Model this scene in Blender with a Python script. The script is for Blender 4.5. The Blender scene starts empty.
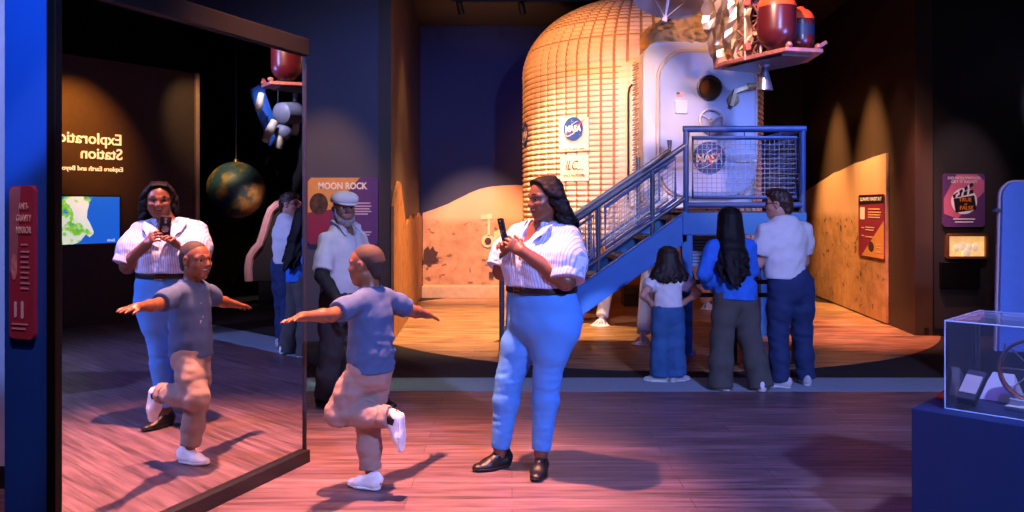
import bpy, bmesh, math, random
import numpy as np
from mathutils import Vector, Matrix, Quaternion
SC = bpy.context.scene
COL = SC.collection
PI = math.pi
random.seed(7)
CAMZ, F, HX, HY = 1.55, 840.0, 512.0, 206.0     # eye height, focal length and horizon in pixels of a 1024 wide frame

def P(px, py, Y):
    "point of the room seen at a pixel, Y metres in front of the eye"
    return np.array([(px-HX)/F*Y, Y, CAMZ-(py-HY)/F*Y])
def V(*a): return np.array(a, float)
def nrm(v):
    v = np.asarray(v, float); return v/np.linalg.norm(v)

# ------------------------------------------------------------------ objects
def props(o, label=None, cat=None, group=None, kind=None):
    if label: o['label'] = label
    if cat: o['category'] = cat
    if group: o['group'] = group
    if kind: o['kind'] = kind
    return o
def thing(name, loc, label, cat, group=None):
    o = bpy.data.objects.new(name, None); COL.objects.link(o)
    o.location = loc; o.empty_display_size = .1
    return props(o, label, cat, group)
def world_of(o):
    m = Vector((0, 0, 0))
    while o is not None:
        m += Vector(o.location); o = o.parent
    return m
def link(name, me, m, parent=None, smooth=True, loc=None):
    "mesh given in room coordinates; the object sits at loc (or keeps the origin of its parent)"
    o = bpy.data.objects.new(name, me); COL.objects.link(o)
    base = world_of(parent) if parent is not None else Vector((0, 0, 0))
    if loc is not None:
        o.location = Vector(loc)-base; base = Vector(loc)
    me.transform(Matrix.Translation(-base))
    if parent is not None: o.parent = parent
    for x in (m if isinstance(m, (list, tuple)) else [m]): me.materials.append(x)
    if smooth: me.polygons.foreach_set('use_smooth', [True]*len(me.polygons))
    return o
def autosmooth(o, ang=40):
    me = o.data
    bm = bmesh.new(); bm.from_mesh(me)
    for f in bm.faces: f.smooth = True
    for e in bm.edges:
        e.smooth = not (len(e.link_faces) == 2 and e.calc_face_angle(0) > math.radians(ang))
    bm.to_mesh(me); bm.free()
    return o
def bevel(o, w=.004, seg=2):
    m = o.modifiers.new('bevel', 'BEVEL'); m.width = w; m.segments = seg; m.limit_method = 'ANGLE'; m.angle_limit = math.radians(40)
    return o
def struct(o): o['kind'] = 'structure'; return o

class MB:
    "collects shapes that become ONE mesh object"
    def __init__(s): s.v = []; s.f = []; s.mi = []; s.cur = 0
    def add(s, vs, fs):
        b = len(s.v); s.v += [tuple(map(float, p)) for p in vs]
        s.f += [tuple(i+b for i in f) for f in fs]; s.mi += [s.cur]*len(fs); return s
    def box(s, lo, hi, M=None):
        x0, y0, z0 = lo; x1, y1, z1 = hi
        vs = [V(x, y, z) for z in (z0, z1) for y in (y0, y1) for x in (x0, x1)]
        if M is not None: vs = [M @ Vector(p) for p in vs]
        return s.add(vs, [(0,2,3,1),(4,5,7,6),(0,1,5,4),(2,6,7,3),(0,4,6,2),(1,3,7,5)])
    def obox(s, c, ax, ay, az, h):
        "box about c with half sizes h along three unit axes"
        c = np.array(c, float)
        vs = [c+ax*h[0]*i+ay*h[1]*j+az*h[2]*k for k in (-1, 1) for j in (-1, 1) for i in (-1, 1)]
        return s.add(vs, [(0,2,3,1),(4,5,7,6),(0,1,5,4),(2,6,7,3),(0,4,6,2),(1,3,7,5)])
    def bar(s, a, b, w, h, up=(0, 0, 1)):
        a = np.array(a, float); b = np.array(b, float); d = nrm(b-a)
        x = np.cross(d, up); x = nrm(x) if np.linalg.norm(x) > 1e-6 else V(1, 0, 0); y = np.cross(x, d)
        return s.obox((a+b)/2, x, d, y, (w/2, np.linalg.norm(b-a)/2, h/2))
    def tube(s, pts, r, n=10, caps=True, closed=False):
        pts = [np.array(p, float) for p in pts]; m = len(pts)
        rs = r if isinstance(r, (list, tuple, np.ndarray)) else [r]*m
        vs = []; ref = None
        for i, p in enumerate(pts):
            if closed: t = pts[(i+1) % m]-pts[i-1]
            else: t = pts[min(i+1, m-1)]-pts[max(i-1, 0)]
            t = nrm(t)
            if ref is None: ref = V(0, 0, 1) if abs(t[2]) < .9 else V(1, 0, 0)
            x = nrm(np.cross(t, ref)); y = np.cross(x, t); ref = y if abs(np.dot(y, ref)) > .2 else ref
            for k in range(n):
                a = 2*PI*k/n; vs.append(p+rs[i]*(x*math.cos(a)+y*math.sin(a)))
        fs = []
        for i in range(m if closed else m-1):
            j = (i+1) % m
            for k in range(n):
                l = (k+1) % n; fs.append((i*n+k, i*n+l, j*n+l, j*n+k))
        if caps and not closed: fs += [tuple(reversed(range(n))), tuple(range((m-1)*n, m*n))]
        return s.add(vs, fs)
    def lathe(s, prof, c=(0, 0, 0), n=32, ax=(0, 0, 1), caps=True):
        "prof: (radius, height) pairs about axis ax through c"
        az = nrm(ax); x = nrm(np.cross(az, V(0, 1, 0) if abs(az[1]) < .9 else V(1, 0, 0))); y = np.cross(az, x); c = np.array(c, float)
        vs = [c+az*h+r*(x*math.cos(2*PI*k/n)+y*math.sin(2*PI*k/n)) for r, h in prof for k in range(n)]
        m = len(prof); fs = []
        for i in range(m-1):
            for k in range(n):
                l = (k+1) % n; fs.append((i*n+k, i*n+l, (i+1)*n+l, (i+1)*n+k))
        if caps: fs += [tuple(reversed(range(n))), tuple(range((m-1)*n, m*n))]
        return s.add(vs, fs)
    def prism(s, poly, o, ax, ay, thick):
        "polygon (2D) in plane o+ax*u+ay*v, extruded by thick along ax x ay"
        o = np.array(o, float); ax = np.array(ax, float); ay = np.array(ay, float); az = np.cross(ax, ay)
        n = len(poly)
        vs = [o+ax*u+ay*v for u, v in poly]+[o+ax*u+ay*v+az*thick for u, v in poly]
        fs = [tuple(reversed(range(n))), tuple(range(n, 2*n))]+[(i, (i+1) % n, n+(i+1) % n, n+i) for i in range(n)]
        return s.add(vs, fs)
    def ball(s, c, r, n=16, m=10, R=None):
        c = np.array(c, float); r = np.array(r if hasattr(r, '__len__') else (r, r, r), float); vs = []
        for i in range(1, m):
            t = PI*i/m
            for k in range(n):
                a = 2*PI*k/n; q = r*V(math.sin(t)*math.cos(a), math.sin(t)*math.sin(a), math.cos(t))
                vs.append(c+(R@q if R is not None else q))
        top = r*V(0, 0, 1); vs += [c+(R@top if R is not None else top), c-(R@top if R is not None else top)]
        fs = []
        for i in range(m-2):
            for k in range(n):
                l = (k+1) % n; fs.append((i*n+k, (i+1)*n+k, (i+1)*n+l, i*n+l))
        T = (m-1)*n
        for k in range(n):
            l = (k+1) % n; fs += [(T, k, l), (T+1, (m-2)*n+l, (m-2)*n+k)]
        return s.add(vs, fs)
    def build(s, name, m, parent=None, loc=None, smooth=True, bev=0, ang=40):
        me = bpy.data.meshes.new(name); me.from_pydata(s.v, [], s.f); me.update()
        o = link(name, me, m, parent, False, loc)
        me.polygons.foreach_set('material_index', s.mi)
        bm = bmesh.new(); bm.from_mesh(me); bmesh.ops.recalc_face_normals(bm, faces=bm.faces); bm.to_mesh(me); bm.free()
        if smooth: autosmooth(o, ang)
        if bev: bevel(o, bev)
        return o

def rrect(w, h, r, n=6, x0=0., y0=0.):
    out = []
    for cx, cy, a0 in ((w/2-r, h/2-r, 0), (-w/2+r, h/2-r, 90), (-w/2+r, -h/2+r, 180), (w/2-r, -h/2+r, 270)):
        for i in range(n+1):
            a = math.radians(a0+90*i/n); out.append((x0+cx+r*math.cos(a), y0+cy+r*math.sin(a)))
    return out
def disc(r, n=40, x0=0., y0=0., ry=None):
    return [(x0+r*math.cos(2*PI*i/n), y0+(ry or r)*math.sin(2*PI*i/n)) for i in range(n)]

# ------------------------------------------------------------------ materials
def lin(c):
    if isinstance(c, str):
        c = [int(c[i:i+2], 16)/255 for i in (0, 2, 4)]
    return tuple((x/12.92 if x <= .04045 else ((x+.055)/1.055)**2.4) for x in c)
class NT:
    def __init__(s, name):
        s.m = bpy.data.materials.new(name); s.m.use_nodes = True; s.t = s.m.node_tree
        s.b = next(n for n in s.t.nodes if n.type == 'BSDF_PRINCIPLED')
    def n(s, typ, **kw):
        x = s.t.nodes.new(typ)
        for k, v in kw.items():
            if k.startswith('i_'): x.inputs[k[2:].replace('_', ' ')].default_value = v
            elif k.startswith('n_'): x.inputs[int(k[2:])].default_value = v
            else: setattr(x, k, v)
        return x
    def l(s, a, b): s.t.links.new(a, b)
def mat(name, col, rough=.6, metal=0., var=.12, scale=12., bump=0., bscale=60., emit=0., ecol=None, spec=.5, sheen=0., stretch=None, trans=0., ior=1.45, alpha=1.):
    "principled material whose colour wavers a little with noise"
    q = NT(name); b = q.b; c = lin(col)
    tc = q.n('ShaderNodeTexCoord'); src = tc.outputs['Object']
    if stretch:
        mp = q.n('ShaderNodeMapping'); mp.inputs['Scale'].default_value = stretch; q.l(src, mp.inputs['Vector']); src = mp.outputs['Vector']
    if var > 0:
        nz = q.n('ShaderNodeTexNoise', i_Scale=scale, i_Detail=4.0); q.l(src, nz.inputs['Vector'])
        r = q.n('ShaderNodeValToRGB')
        r.color_ramp.elements[0].position = .3; r.color_ramp.elements[1].position = .7
        r.color_ramp.elements[0].color = (*[max(0, x*(1-var)) for x in c], 1); r.color_ramp.elements[1].color = (*[min(1, x*(1+var)) for x in c], 1)
        q.l(nz.outputs[0], r.inputs[0]); q.l(r.outputs[0], b.inputs['Base Color'])
    else: b.inputs['Base Color'].default_value = (*c, 1)
    b.inputs['Roughness'].default_value = rough; b.inputs['Metallic'].default_value = metal
    b.inputs['Specular IOR Level'].default_value = spec
    if sheen: b.inputs['Sheen Weight'].default_value = sheen
    if trans: b.inputs['Transmission Weight'].default_value = trans; b.inputs['IOR'].default_value = ior
    if alpha < 1: b.inputs['Alpha'].default_value = alpha
    if emit: b.inputs['Emission Color'].default_value = (*lin(ecol or col), 1); b.inputs['Emission Strength'].default_value = emit
    if bump:
        n2 = q.n('ShaderNodeTexNoise', i_Scale=bscale, i_Detail=5.0); q.l(src, n2.inputs['Vector'])
        bp = q.n('ShaderNodeBump', i_Strength=bump, i_Distance=.01); q.l(n2.outputs[0], bp.inputs['Height']); q.l(bp.outputs[0], b.inputs['Normal'])
    return q.m

# ------------------------------------------------------------------ implicit surfaces (bodies, clothes, hair)
def axis_coords(lo, hi, h, fine=()):
    xs = [lo]
    while xs[-1] < hi:
        x = xs[-1]; s = h
        for a, b, hf in fine:
            if a <= x < b: s = min(s, hf)
            elif x < a < x+s: s = max(hf, min(s, a-x))
        xs.append(x+s)
    return np.array(xs)
class Field:
    def __init__(s, lo, hi, h, fine=()):
        "fine: boxes (lo, hi, step) in which the grid is denser"
        s.ax = [axis_coords(lo[i], hi[i], h, [(a[i], b[i], st) for a, b, st in fine]) for i in range(3)]
        s.F = np.full([len(a) for a in s.ax], .5, np.float32)
    def like(s):
        g = Field.__new__(Field); g.ax = s.ax; g.F = np.full_like(s.F, .5); return g
    def merge(s, g, k=.02):
        s.F = s.smin(s.F, g.F, k); return s
    def win(s, lo, hi):
        sl = []
        for i in range(3):
            a = max(0, np.searchsorted(s.ax[i], lo[i])-1); b = min(len(s.ax[i]), np.searchsorted(s.ax[i], hi[i])+1)
            if b <= a: return None
            sl.append(slice(a, b))
        return tuple(sl)
    def xyz(s, w):
        return (s.ax[0][w[0]][:, None, None].astype(np.float32), s.ax[1][w[1]][None, :, None].astype(np.float32), s.ax[2][w[2]][None, None, :].astype(np.float32))
    @staticmethod
    def smin(a, b, k):
        if k <= 0: return np.minimum(a, b)
        h = np.clip(k-np.abs(a-b), 0, None)/k
        return np.minimum(a, b)-h*h*k*.25
    def apply(s, w, d, k, op):
        if op == 'add': s.F[w] = s.smin(s.F[w], d, k)
        elif op == 'sub': s.F[w] = -s.smin(-s.F[w], d, k)
    def cap(s, a, b, ra, rb, u=None, k=.02, op='add', capr=None):
        "tapered limb a-b; ra, rb radius or (half width along u, half depth)"
        a = np.array(a, float); b = np.array(b, float)
        wa, da = ra if hasattr(ra, '__len__') else (ra, ra); wb, db = rb if hasattr(rb, '__len__') else (rb, rb)
        R = max(wa, da, wb, db); m = R+k+.02
        w = s.win(np.minimum(a, b)-m, np.maximum(a, b)+m)
        if w is None: return s
        x, y, z = s.xyz(w); ab = b-a; L = float(np.linalg.norm(ab)); 
        if L < 1e-6: ab = V(0, 0, 1)*1e-6; L = 1e-6
        ab = ab.astype(np.float32)
        px, py, pz = x-np.float32(a[0]), y-np.float32(a[1]), z-np.float32(a[2])
        t = np.clip((px*ab[0]+py*ab[1]+pz*ab[2])/np.float32(L*L), 0, 1)
        qx, qy, qz = px-t*ab[0], py-t*ab[1], pz-t*ab[2]
        if u is None:
            r = wa+(wb-wa)*t; d = np.sqrt(qx*qx+qy*qy+qz*qz)-r
        else:
            n = ab/np.float32(L); u = np.array(u, float); u = nrm(u-np.dot(u, n)*n).astype(np.float32); v = np.cross(n, u).astype(np.float32)
            W = wa+(wb-wa)*t; D = da+(db-da)*t; H = np.minimum(W, D) if capr is None else np.float32(capr)
            X = (qx*u[0]+qy*u[1]+qz*u[2]); Yv = (qx*v[0]+qy*v[1]+qz*v[2]); Zv = (qx*n[0]+qy*n[1]+qz*n[2])
            k0 = np.sqrt((X/W)**2+(Yv/D)**2+(Zv/H)**2)+1e-6; k1 = np.sqrt((X/W**2)**2+(Yv/D**2)**2+(Zv/H**2)**2)+1e-6
            d = k0*(k0-1)/k1
        s.apply(w, d.astype(np.float32), k, op); return s
    def chain(s, pts, rs, u=None, k=.02):
        for i in range(len(pts)-1): s.cap(pts[i], pts[i+1], rs[i], rs[i+1], u, k)
        return s
    def ell(s, c, r, R=None, k=.02, op='add'):
        "ellipsoid with radii r along the rows of R"
        c = np.array(c, float); r = np.array(r, float); m = r.max()+k+.02
        w = s.win(c-m, c+m)
        if w is None: return s
        x, y, z = s.xyz(w); x, y, z = x-np.float32(c[0]), y-np.float32(c[1]), z-np.float32(c[2])
        R = np.eye(3) if R is None else np.array(R); q = []
        for i in range(3):
            e = R[i].astype(np.float32); q.append(x*e[0]+y*e[1]+z*e[2])
        k0 = np.sqrt(sum((q[i]/r[i])**2 for i in range(3)))+1e-6; k1 = np.sqrt(sum((q[i]/r[i]**2)**2 for i in range(3)))+1e-6
        s.apply(w, (k0*(k0-1)/k1).astype(np.float32), k, op); return s
    def cut(s, p, n, lo=None, hi=None, k=.004):
        "keep the side of the plane that n points away from, inside a box only"
        w = s.win(lo, hi) if lo is not None else tuple(slice(0, len(a)) for a in s.ax)
        if w is None: return s
        x, y, z = s.xyz(w); n = nrm(n)
        d = ((x-p[0])*n[0]+(y-p[1])*n[1]+(z-p[2])*n[2]).astype(np.float32)
        s.F[w] = -s.smin(-s.F[w], -d, k); return s
    def waves(s, amp, freq, seed=0, n=6, aniso=(1, 1, 1), lo=None, hi=None, fade=.06):
        "wrinkles: a few crossing waves, warped; optionally fading in within a box"
        w = s.win(lo, hi) if lo is not None else tuple(slice(0, len(a)) for a in s.ax)
        if w is None: return s
        x, y, z = s.xyz(w); rg = np.random.RandomState(seed); acc = 0
        wx = .5*np.sin(x*freq*.43+1.3*seed)+.6*np.sin(z*freq*.31+seed); wy = .6*np.sin(y*freq*.37+2.1*seed)+.5*np.sin(x*freq*.29+.7)
        for i in range(n):
            d = rg.randn(3)*np.array(aniso); d = d/np.linalg.norm(d)*freq*rg.uniform(.6, 1.5); ph = rg.uniform(0, 6.28)
            acc = acc+1.5*(.64-np.abs(np.sin(.62*(x*d[0]+y*d[1]+z*d[2]+ph+1.5*wx*math.cos(i)+1.5*wy*math.sin(i)))))
        f = acc*np.float32(amp/math.sqrt(n))
        if lo is not None:
            g = 1
            for q, a, b in ((x, lo[0], hi[0]), (y, lo[1], hi[1]), (z, lo[2], hi[2])):
                g = g*np.clip(np.minimum(q-a, b-q)/fade, 0, 1)
            f = f*g
        s.F[w] = s.F[w]+f.astype(np.float32); return s
    def mesh(s, name, smooth=1):
        Fv = s.F; ins = Fv < 0; A, B, C = Fv.shape
        cnt = np.zeros((A-1, B-1, C-1), np.int8)
        cor = [(i, j, k) for i in (0, 1) for j in (0, 1) for k in (0, 1)]
        for i, j, k in cor: cnt += ins[i:A-1+i, j:B-1+j, k:C-1+k]
        act = np.argwhere((cnt > 0) & (cnt < 8)); n = len(act)
        idx = np.full(cnt.shape, -1, np.int64); idx[act[:, 0], act[:, 1], act[:, 2]] = np.arange(n)
        val = {c: Fv[act[:, 0]+c[0], act[:, 1]+c[1], act[:, 2]+c[2]] for c in cor}
        acc = np.zeros((n, 3)); num = np.zeros(n)
        for c in cor:
            for a in range(3):
                if c[a]: continue
                e = list(c); e[a] = 1; e = tuple(e); f0, f1 = val[c], val[e]; m = (f0 < 0) != (f1 < 0)
                t = f0/np.where(m, f0-f1, 1)
                for b in range(3): acc[:, b] += np.where(m, t if b == a else c[b], 0)
                num += m
        q = acc/num[:, None]; g = act+q; vs = np.stack([np.interp(g[:, i], np.arange(len(s.ax[i])), s.ax[i]) for i in range(3)], 1)
        quads = []
        for a in range(3):
            b, c = (a+1) % 3, (a+2) % 3
            s0 = [slice(None)]*3; s1 = [slice(None)]*3; s0[a] = slice(0, -1); s1[a] = slice(1, None)
            i0, i1 = ins[tuple(s0)], ins[tuple(s1)]; e = np.argwhere(i0 != i1)
            e = e[(e[:, b] > 0) & (e[:, c] > 0) & (e[:, b] < Fv.shape[b]-1) & (e[:, c] < Fv.shape[c]-1)]
            if not len(e): continue
            flip = i0[e[:, 0], e[:, 1], e[:, 2]]; qd = []
            for db, dc in ((-1, -1), (0, -1), (0, 0), (-1, 0)):
                k = e.copy(); k[:, b] += db; k[:, c] += dc; qd.append(idx[k[:, 0], k[:, 1], k[:, 2]])
            qd = np.stack(qd, 1); qd = np.where(flip[:, None], qd, qd[:, ::-1]); quads.append(qd)
        quads = np.concatenate(quads) if quads else np.zeros((0, 4), int)
        quads = quads[(quads >= 0).all(1)]
        for _ in range(smooth):     # one gentle pass of averaging takes the grid out of the surface
            sm = np.zeros_like(vs); ct = np.zeros(len(vs))
            for i in range(4):
                a, b = quads[:, i], quads[:, (i+1) % 4]
                np.add.at(sm, a, vs[b]); np.add.at(ct, a, 1); np.add.at(sm, b, vs[a]); np.add.at(ct, b, 1)
            vs = np.where(ct[:, None] > 0, .5*vs+.5*sm/np.maximum(ct, 1)[:, None], vs)
        me = bpy.data.meshes.new(name)
        me.vertices.add(len(vs)); me.vertices.foreach_set('co', vs.astype(np.float32).ravel())
        me.loops.add(quads.size); me.loops.foreach_set('vertex_index', quads.astype(np.int32).ravel())
        me.polygons.add(len(quads)); me.polygons.foreach_set('loop_start', (np.arange(len(quads))*4).astype(np.int32))
        me.update(calc_edges=True); me.validate()
        return me
    def build(s, name, m, parent, smooth=1): return link(name, s.mesh(name, smooth), m, parent)
# ------------------------------------------------------------------ people
SKIN_D = mat('skin_dark', '6e4432', .42, var=.10, scale=9, bump=.05, bscale=300)
SKIN_B = mat('skin_brown', '7c4a30', .42, var=.10, scale=9, bump=.05, bscale=300)
SKIN_L = mat('skin_light', 'c98f78', .5, var=.08, scale=9, bump=.05, bscale=300)
SKIN_M = mat('skin_weathered', '7a5544', .5, var=.1, scale=9, bump=.05, bscale=300)
LIP_D = mat('lips_dark', '7a3d3a', .35, var=.05); LIP_L = mat('lips_light', 'b56a62', .4, var=.05)
NAIL = mat('nail_white', 'e6dcd8', .3, var=0)
EYEW = mat('eye_white', 'e8e4de', .2, var=0); IRIS = mat('iris_dark', '1c100a', .15, var=0)
TEETH = mat('teeth_white', 'f4f0ea', .25, var=0)
HAIR_K = mat('hair_black', '0b0809', .62, var=.3, scale=60, stretch=(1, 1, .15), bump=.3, bscale=220, spec=.25)
HAIR_B = mat('hair_dark_brown', '1e120d', .62, var=.3, scale=60, stretch=(1, 1, .15), bump=.3, bscale=220)
HAIR_M = mat('hair_brown', '3a2219', .45, var=.3, scale=50, bump=.4, bscale=200)
HAIR_BUZZ = mat('hair_cropped', '2e1c15', .75, var=.2, scale=80, bump=.25, bscale=900)
BEARD = mat('beard_grey', '8c8684', .8, var=.25, scale=70, bump=.5, bscale=300)
DENIM_L = mat('denim_light_blue', '4688d6', .8, var=.14, scale=3, bump=.12, bscale=500)
DENIM_D = mat('denim_dark_blue', '1a2e58', .85, var=.2, scale=7, bump=.12, bscale=500)
DENIM_M = mat('denim_mid_blue', '2c5a88', .85, var=.22, scale=6, bump=.12, bscale=500)
CHAMBRAY = mat('chambray_blue', '2468cc', .85, var=.12, scale=9, bump=.1, bscale=500)
TEE_W = mat('cotton_white', 'd8d4d2', .85, var=.04, scale=8, bump=.1, bscale=300)
TEE_G = mat('cotton_grey_blue', '3c5276', .9, var=.06, scale=30, bump=.1, bscale=300)
KHAKI = mat('cotton_khaki', '8e766c', .85, var=.07, scale=10, bump=.12, bscale=300)
OLIVE = mat('twill_dark_olive', '4a4844', .9, var=.12, scale=10, bump=.12, bscale=300)
CHARC = mat('twill_charcoal', '2c2a2c', .9, var=.15, scale=10, bump=.12, bscale=300)
BLACKC = mat('cloth_black', '17161a', .8, var=.2, scale=20)
LEATHER = mat('leather_black', '121113', .4, var=.2, scale=30, bump=.15, bscale=200)
SHOE_W = mat('leather_white', 'e4e2e4', .5, var=.04, scale=20); SOLE_W = mat('rubber_white', 'dcd8d6', .6, var=.04)
SHOE_G = mat('canvas_grey', 'b9b4b4', .8, var=.1, scale=40); SOLE_K = mat('rubber_black', '141314', .6, var=.1)
RED_TAB = mat('heel_tab_orange', 'c8633c', .5, var=0)
BUCKLE = mat('brass_buckle', 'b08a4a', .3, metal=1., var=0)

def striped(name, base, stripe, step, width):
    "shirting with thin stripes that run down the cloth"
    q = NT(name); tc = q.n('ShaderNodeTexCoord'); sp = q.n('ShaderNodeSeparateXYZ'); q.l(tc.outputs['Object'], sp.inputs[0])
    a = q.n('ShaderNodeMath', operation='MULTIPLY', n_1=.72); q.l(sp.outputs[0], a.inputs[0])
    b = q.n('ShaderNodeMath', operation='MULTIPLY', n_1=-.69); q.l(sp.outputs[1], b.inputs[0])
    s = q.n('ShaderNodeMath', operation='ADD'); q.l(a.outputs[0], s.inputs[0]); q.l(b.outputs[0], s.inputs[1])
    w = q.n('ShaderNodeTexNoise', i_Scale=3.0); q.l(tc.outputs['Object'], w.inputs['Vector'])
    ww = q.n('ShaderNodeMath', operation='MULTIPLY_ADD', n_1=.03); q.l(w.outputs[0], ww.inputs[0]); q.l(s.outputs[0], ww.inputs[2])
    d = q.n('ShaderNodeMath', operation='DIVIDE', n_1=step); q.l(ww.outputs[0], d.inputs[0])
    f = q.n('ShaderNodeMath', operation='FRACT'); q.l(d.outputs[0], f.inputs[0])
    g = q.n('ShaderNodeMath', operation='LESS_THAN', n_1=width); q.l(f.outputs[0], g.inputs[0])
    m = q.n('ShaderNodeMix', data_type='RGBA'); q.l(g.outputs[0], m.inputs['Factor'])
    m.inputs['A'].default_value = (*lin(base), 1); m.inputs['B'].default_value = (*lin(stripe), 1)
    q.l(m.outputs['Result'], q.b.inputs['Base Color']); q.b.inputs['Roughness'].default_value = .85
    n2 = q.n('ShaderNodeTexNoise', i_Scale=300.0); q.l(tc.outputs['Object'], n2.inputs['Vector'])
    bp = q.n('ShaderNodeBump', i_Strength=.1, i_Distance=.01); q.l(n2.outputs[0], bp.inputs['Height']); q.l(bp.outputs[0], q.b.inputs['Normal'])
    return q.m
STRIPED = striped('cotton_pinstripe', 'c4cae4', '8ca2d4', .016, .36)
LINEN = mat('linen_pale', 'c4c2c4', .85, var=.06, scale=10, bump=.15, bscale=200)

def frame(f, up=(0, 0, 1)):
    up = nrm(up); f = nrm(np.array(f, float)-np.dot(f, up)*up); l = np.cross(up, f)
    return l, f, up                              # left, forward, up
class Head:
    def __init__(s, c, hh, f, up=(0, 0, 1)):
        s.c = np.array(c, float); s.h = hh; s.l, s.f, s.u = frame(f, up); s.R = np.array([s.l, s.f, s.u])
    def p(s, l, f, u): return s.c+s.h*(s.l*l+s.f*f+s.u*u)
    def model(s, F, k=.25, chin=1., cheek=1., smile=0., lid=.0):
        h = s.h; E = lambda c, r, kk=k, op='add': F.ell(s.p(*c), [x*h for x in r], s.R, kk*h, op)
        C = lambda a, b, ra, rb, kk=k, op='add': F.cap(s.p(*a), s.p(*b), ra*h, rb*h, None, kk*h, op)
        E((0, -.07, .15), (.325, .415, .345), .02)
        E((0, .10, -.10), (.275, .285, .375), .2)
        C((-.2, .0, -.26), (-.06, .24, -.40), .09, .09*chin, .15); C((.2, .0, -.26), (.06, .24, -.40), .09, .09*chin, .15)
        E((0, .25, -.41), (.10*chin, .10, .085), .1)
        for d in (-1, 1):
            E((d*.165, .24, -.13-.0*smile), (.11*cheek, .11*cheek, .10), .12)
            E((d*.15, .335, .02), (.09, .07, .055), .06, 'sub')
            C((d*.06, .365, .085), (d*.24, .27, .085), .045, .035, .07)
            E((d*.345, -.03, -.03), (.035, .085, .13), .04); E((d*.372, -.015, -.02), (.018, .045, .07), .02, 'sub')
            E((d*.052, .40, -.135), (.045, .05, .04), .03)
            C((d*.07, .318, .048-lid), (d*.215, .285, .042-lid), .040, .034, .02)      # upper lid
            C((d*.085, .312, -.022), (d*.20, .285, -.018), .022, .02, .02)    # lower lid
        C((0, .36, .04), (0, .445, -.115), .035, .058, .05)
        w = .10+.035*smile
        E((0, .33, -.26), (.16, .08, .10), .08)
        for z, r in ((-.222, .027), (-.285-.02*smile, .032)):
            C((0, .395, z), (-w, .34, z+.02*smile), r, r*.55, .03); C((0, .395, z), (w, .34, z+.02*smile), r, r*.55, .03)
        if smile: F.cap(s.p(-w*.8, .37, -.245), s.p(w*.8, .37, -.245), (.02*h, .05*h), (.02*h, .05*h), s.u, .015*h, 'sub')
        return s
    def details(s, root, lips, iris=IRIS, brow=HAIR_K, smile=0., body=None, brows=True):
        h = s.h
        for d in (-1, 1):
            m = MB(); c = s.p(d*.145, .275, .012); r = .066*h
            m.ball(c, r, 14, 10, np.array([s.l, s.u, s.f]).T)
            o = m.build('eye', [EYEW, iris], root)
            base = world_of(root)
            for pl in o.data.polygons:
                q = nrm(np.array(pl.center)+np.array(base)-c); pl.material_index = 1 if np.dot(q, s.f*.96-s.u*.2) > .80 else 0
            if brows:
                b = MB(); b.tube([s.p(d*.07, .402, .125), s.p(d*.15, .372, .150), s.p(d*.25, .290, .115)], [.010*h, .014*h, .006*h], 6); b.build('eyebrow', brow, root)
        if smile:
            t = MB(); pts = [s.p(x, .372-.9*x*x*4, -.240+.4*x*x*smile) for x in np.linspace(-.1, .1, 7)]
            t.tube(pts, [.010*h]+[.022*h]*5+[.010*h], 8); t.build('teeth', TEETH, root)
        if body is not None: paint(body, root, [(s.p(0, .37, -.222), (.15*h, .075*h, .030*h)), (s.p(0, .37, -.292), (.13*h, .075*h, .036*h))], s.R, 1)
def paint(o, root, blobs, R, slot):
    base = np.array(world_of(root)); me = o.data; n = len(me.polygons)
    c = np.zeros(n*3); me.polygons.foreach_get('center', c); c = c.reshape(-1, 3)+base
    mi = np.zeros(n, np.int32); me.polygons.foreach_get('material_index', mi)
    for p, r in blobs:
        q = (c-p)@np.array(R).T/np.array(r); mi[(q*q).sum(1) < 1] = slot
    me.polygons.foreach_set('material_index', mi)

def hand(F, wr, d, n, side, s=1., curl=(.5, .5, .5, .5), thumb=(.5, .35), spread=.10, tips=None):
    "wr wrist, d towards the fingers, n the way the palm faces, side the direction of the thumb"
    d = nrm(d); n = nrm(np.array(n, float)-np.dot(n, d)*d); t = np.cross(d, n); t = t if np.dot(t, side) > 0 else -t
    q = lambda a, b, c: wr+s*(d*a+t*b+n*c)
    F.cap(q(-.02, 0, 0), q(.03, 0, 0), (.026*s, .020*s), (.036*s, .017*s), t, .02)
    F.cap(q(.02, 0, 0), q(.078, -.002, 0), (.034*s, .016*s), (.040*s, .013*s), t, .012)
    for i, (b, L, r) in enumerate(((.030, .068, .0085), (.010, .077, .0088), (-.011, .071, .0085), (-.030, .056, .0075))):
        p = q(.082-(.004 if i in (0, 3) else 0)-(.006 if i == 3 else 0), b, 0); ang = .25*curl[i]; dd = nrm(d+t*spread*(b/.02)); pts = [p]
        for j, fr in enumerate((.44, .31, .25)):
            ang += curl[i]*(.7 if j else .45); v = dd*math.cos(ang)+n*math.sin(ang); p = p+v*L*fr*s; pts.append(p)
        F.chain(pts, [r*1.08*s, r*s, r*.95*s, r*.8*s], None, .004)
        if tips is not None: tips.append((pts[-1], v))
    a, c = thumb; p0 = q(.018, .026, .004); v1 = nrm(d*.62+t*(.75*(1-.5*a))+n*.55*a); p1 = p0+v1*.036*s; v2 = nrm(d*.85+t*.25*(1-a)+n*(.5*a+.25*c)); p2 = p1+v2*.030*s; p3 = p2+nrm(v2+n*c*.5)*.024*s
    F.chain([q(.012, .012, .002), p0, p1, p2, p3], [.015*s, .0135*s, .0115*s, .0098*s, .0085*s], None, .008)
    return p3

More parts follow.
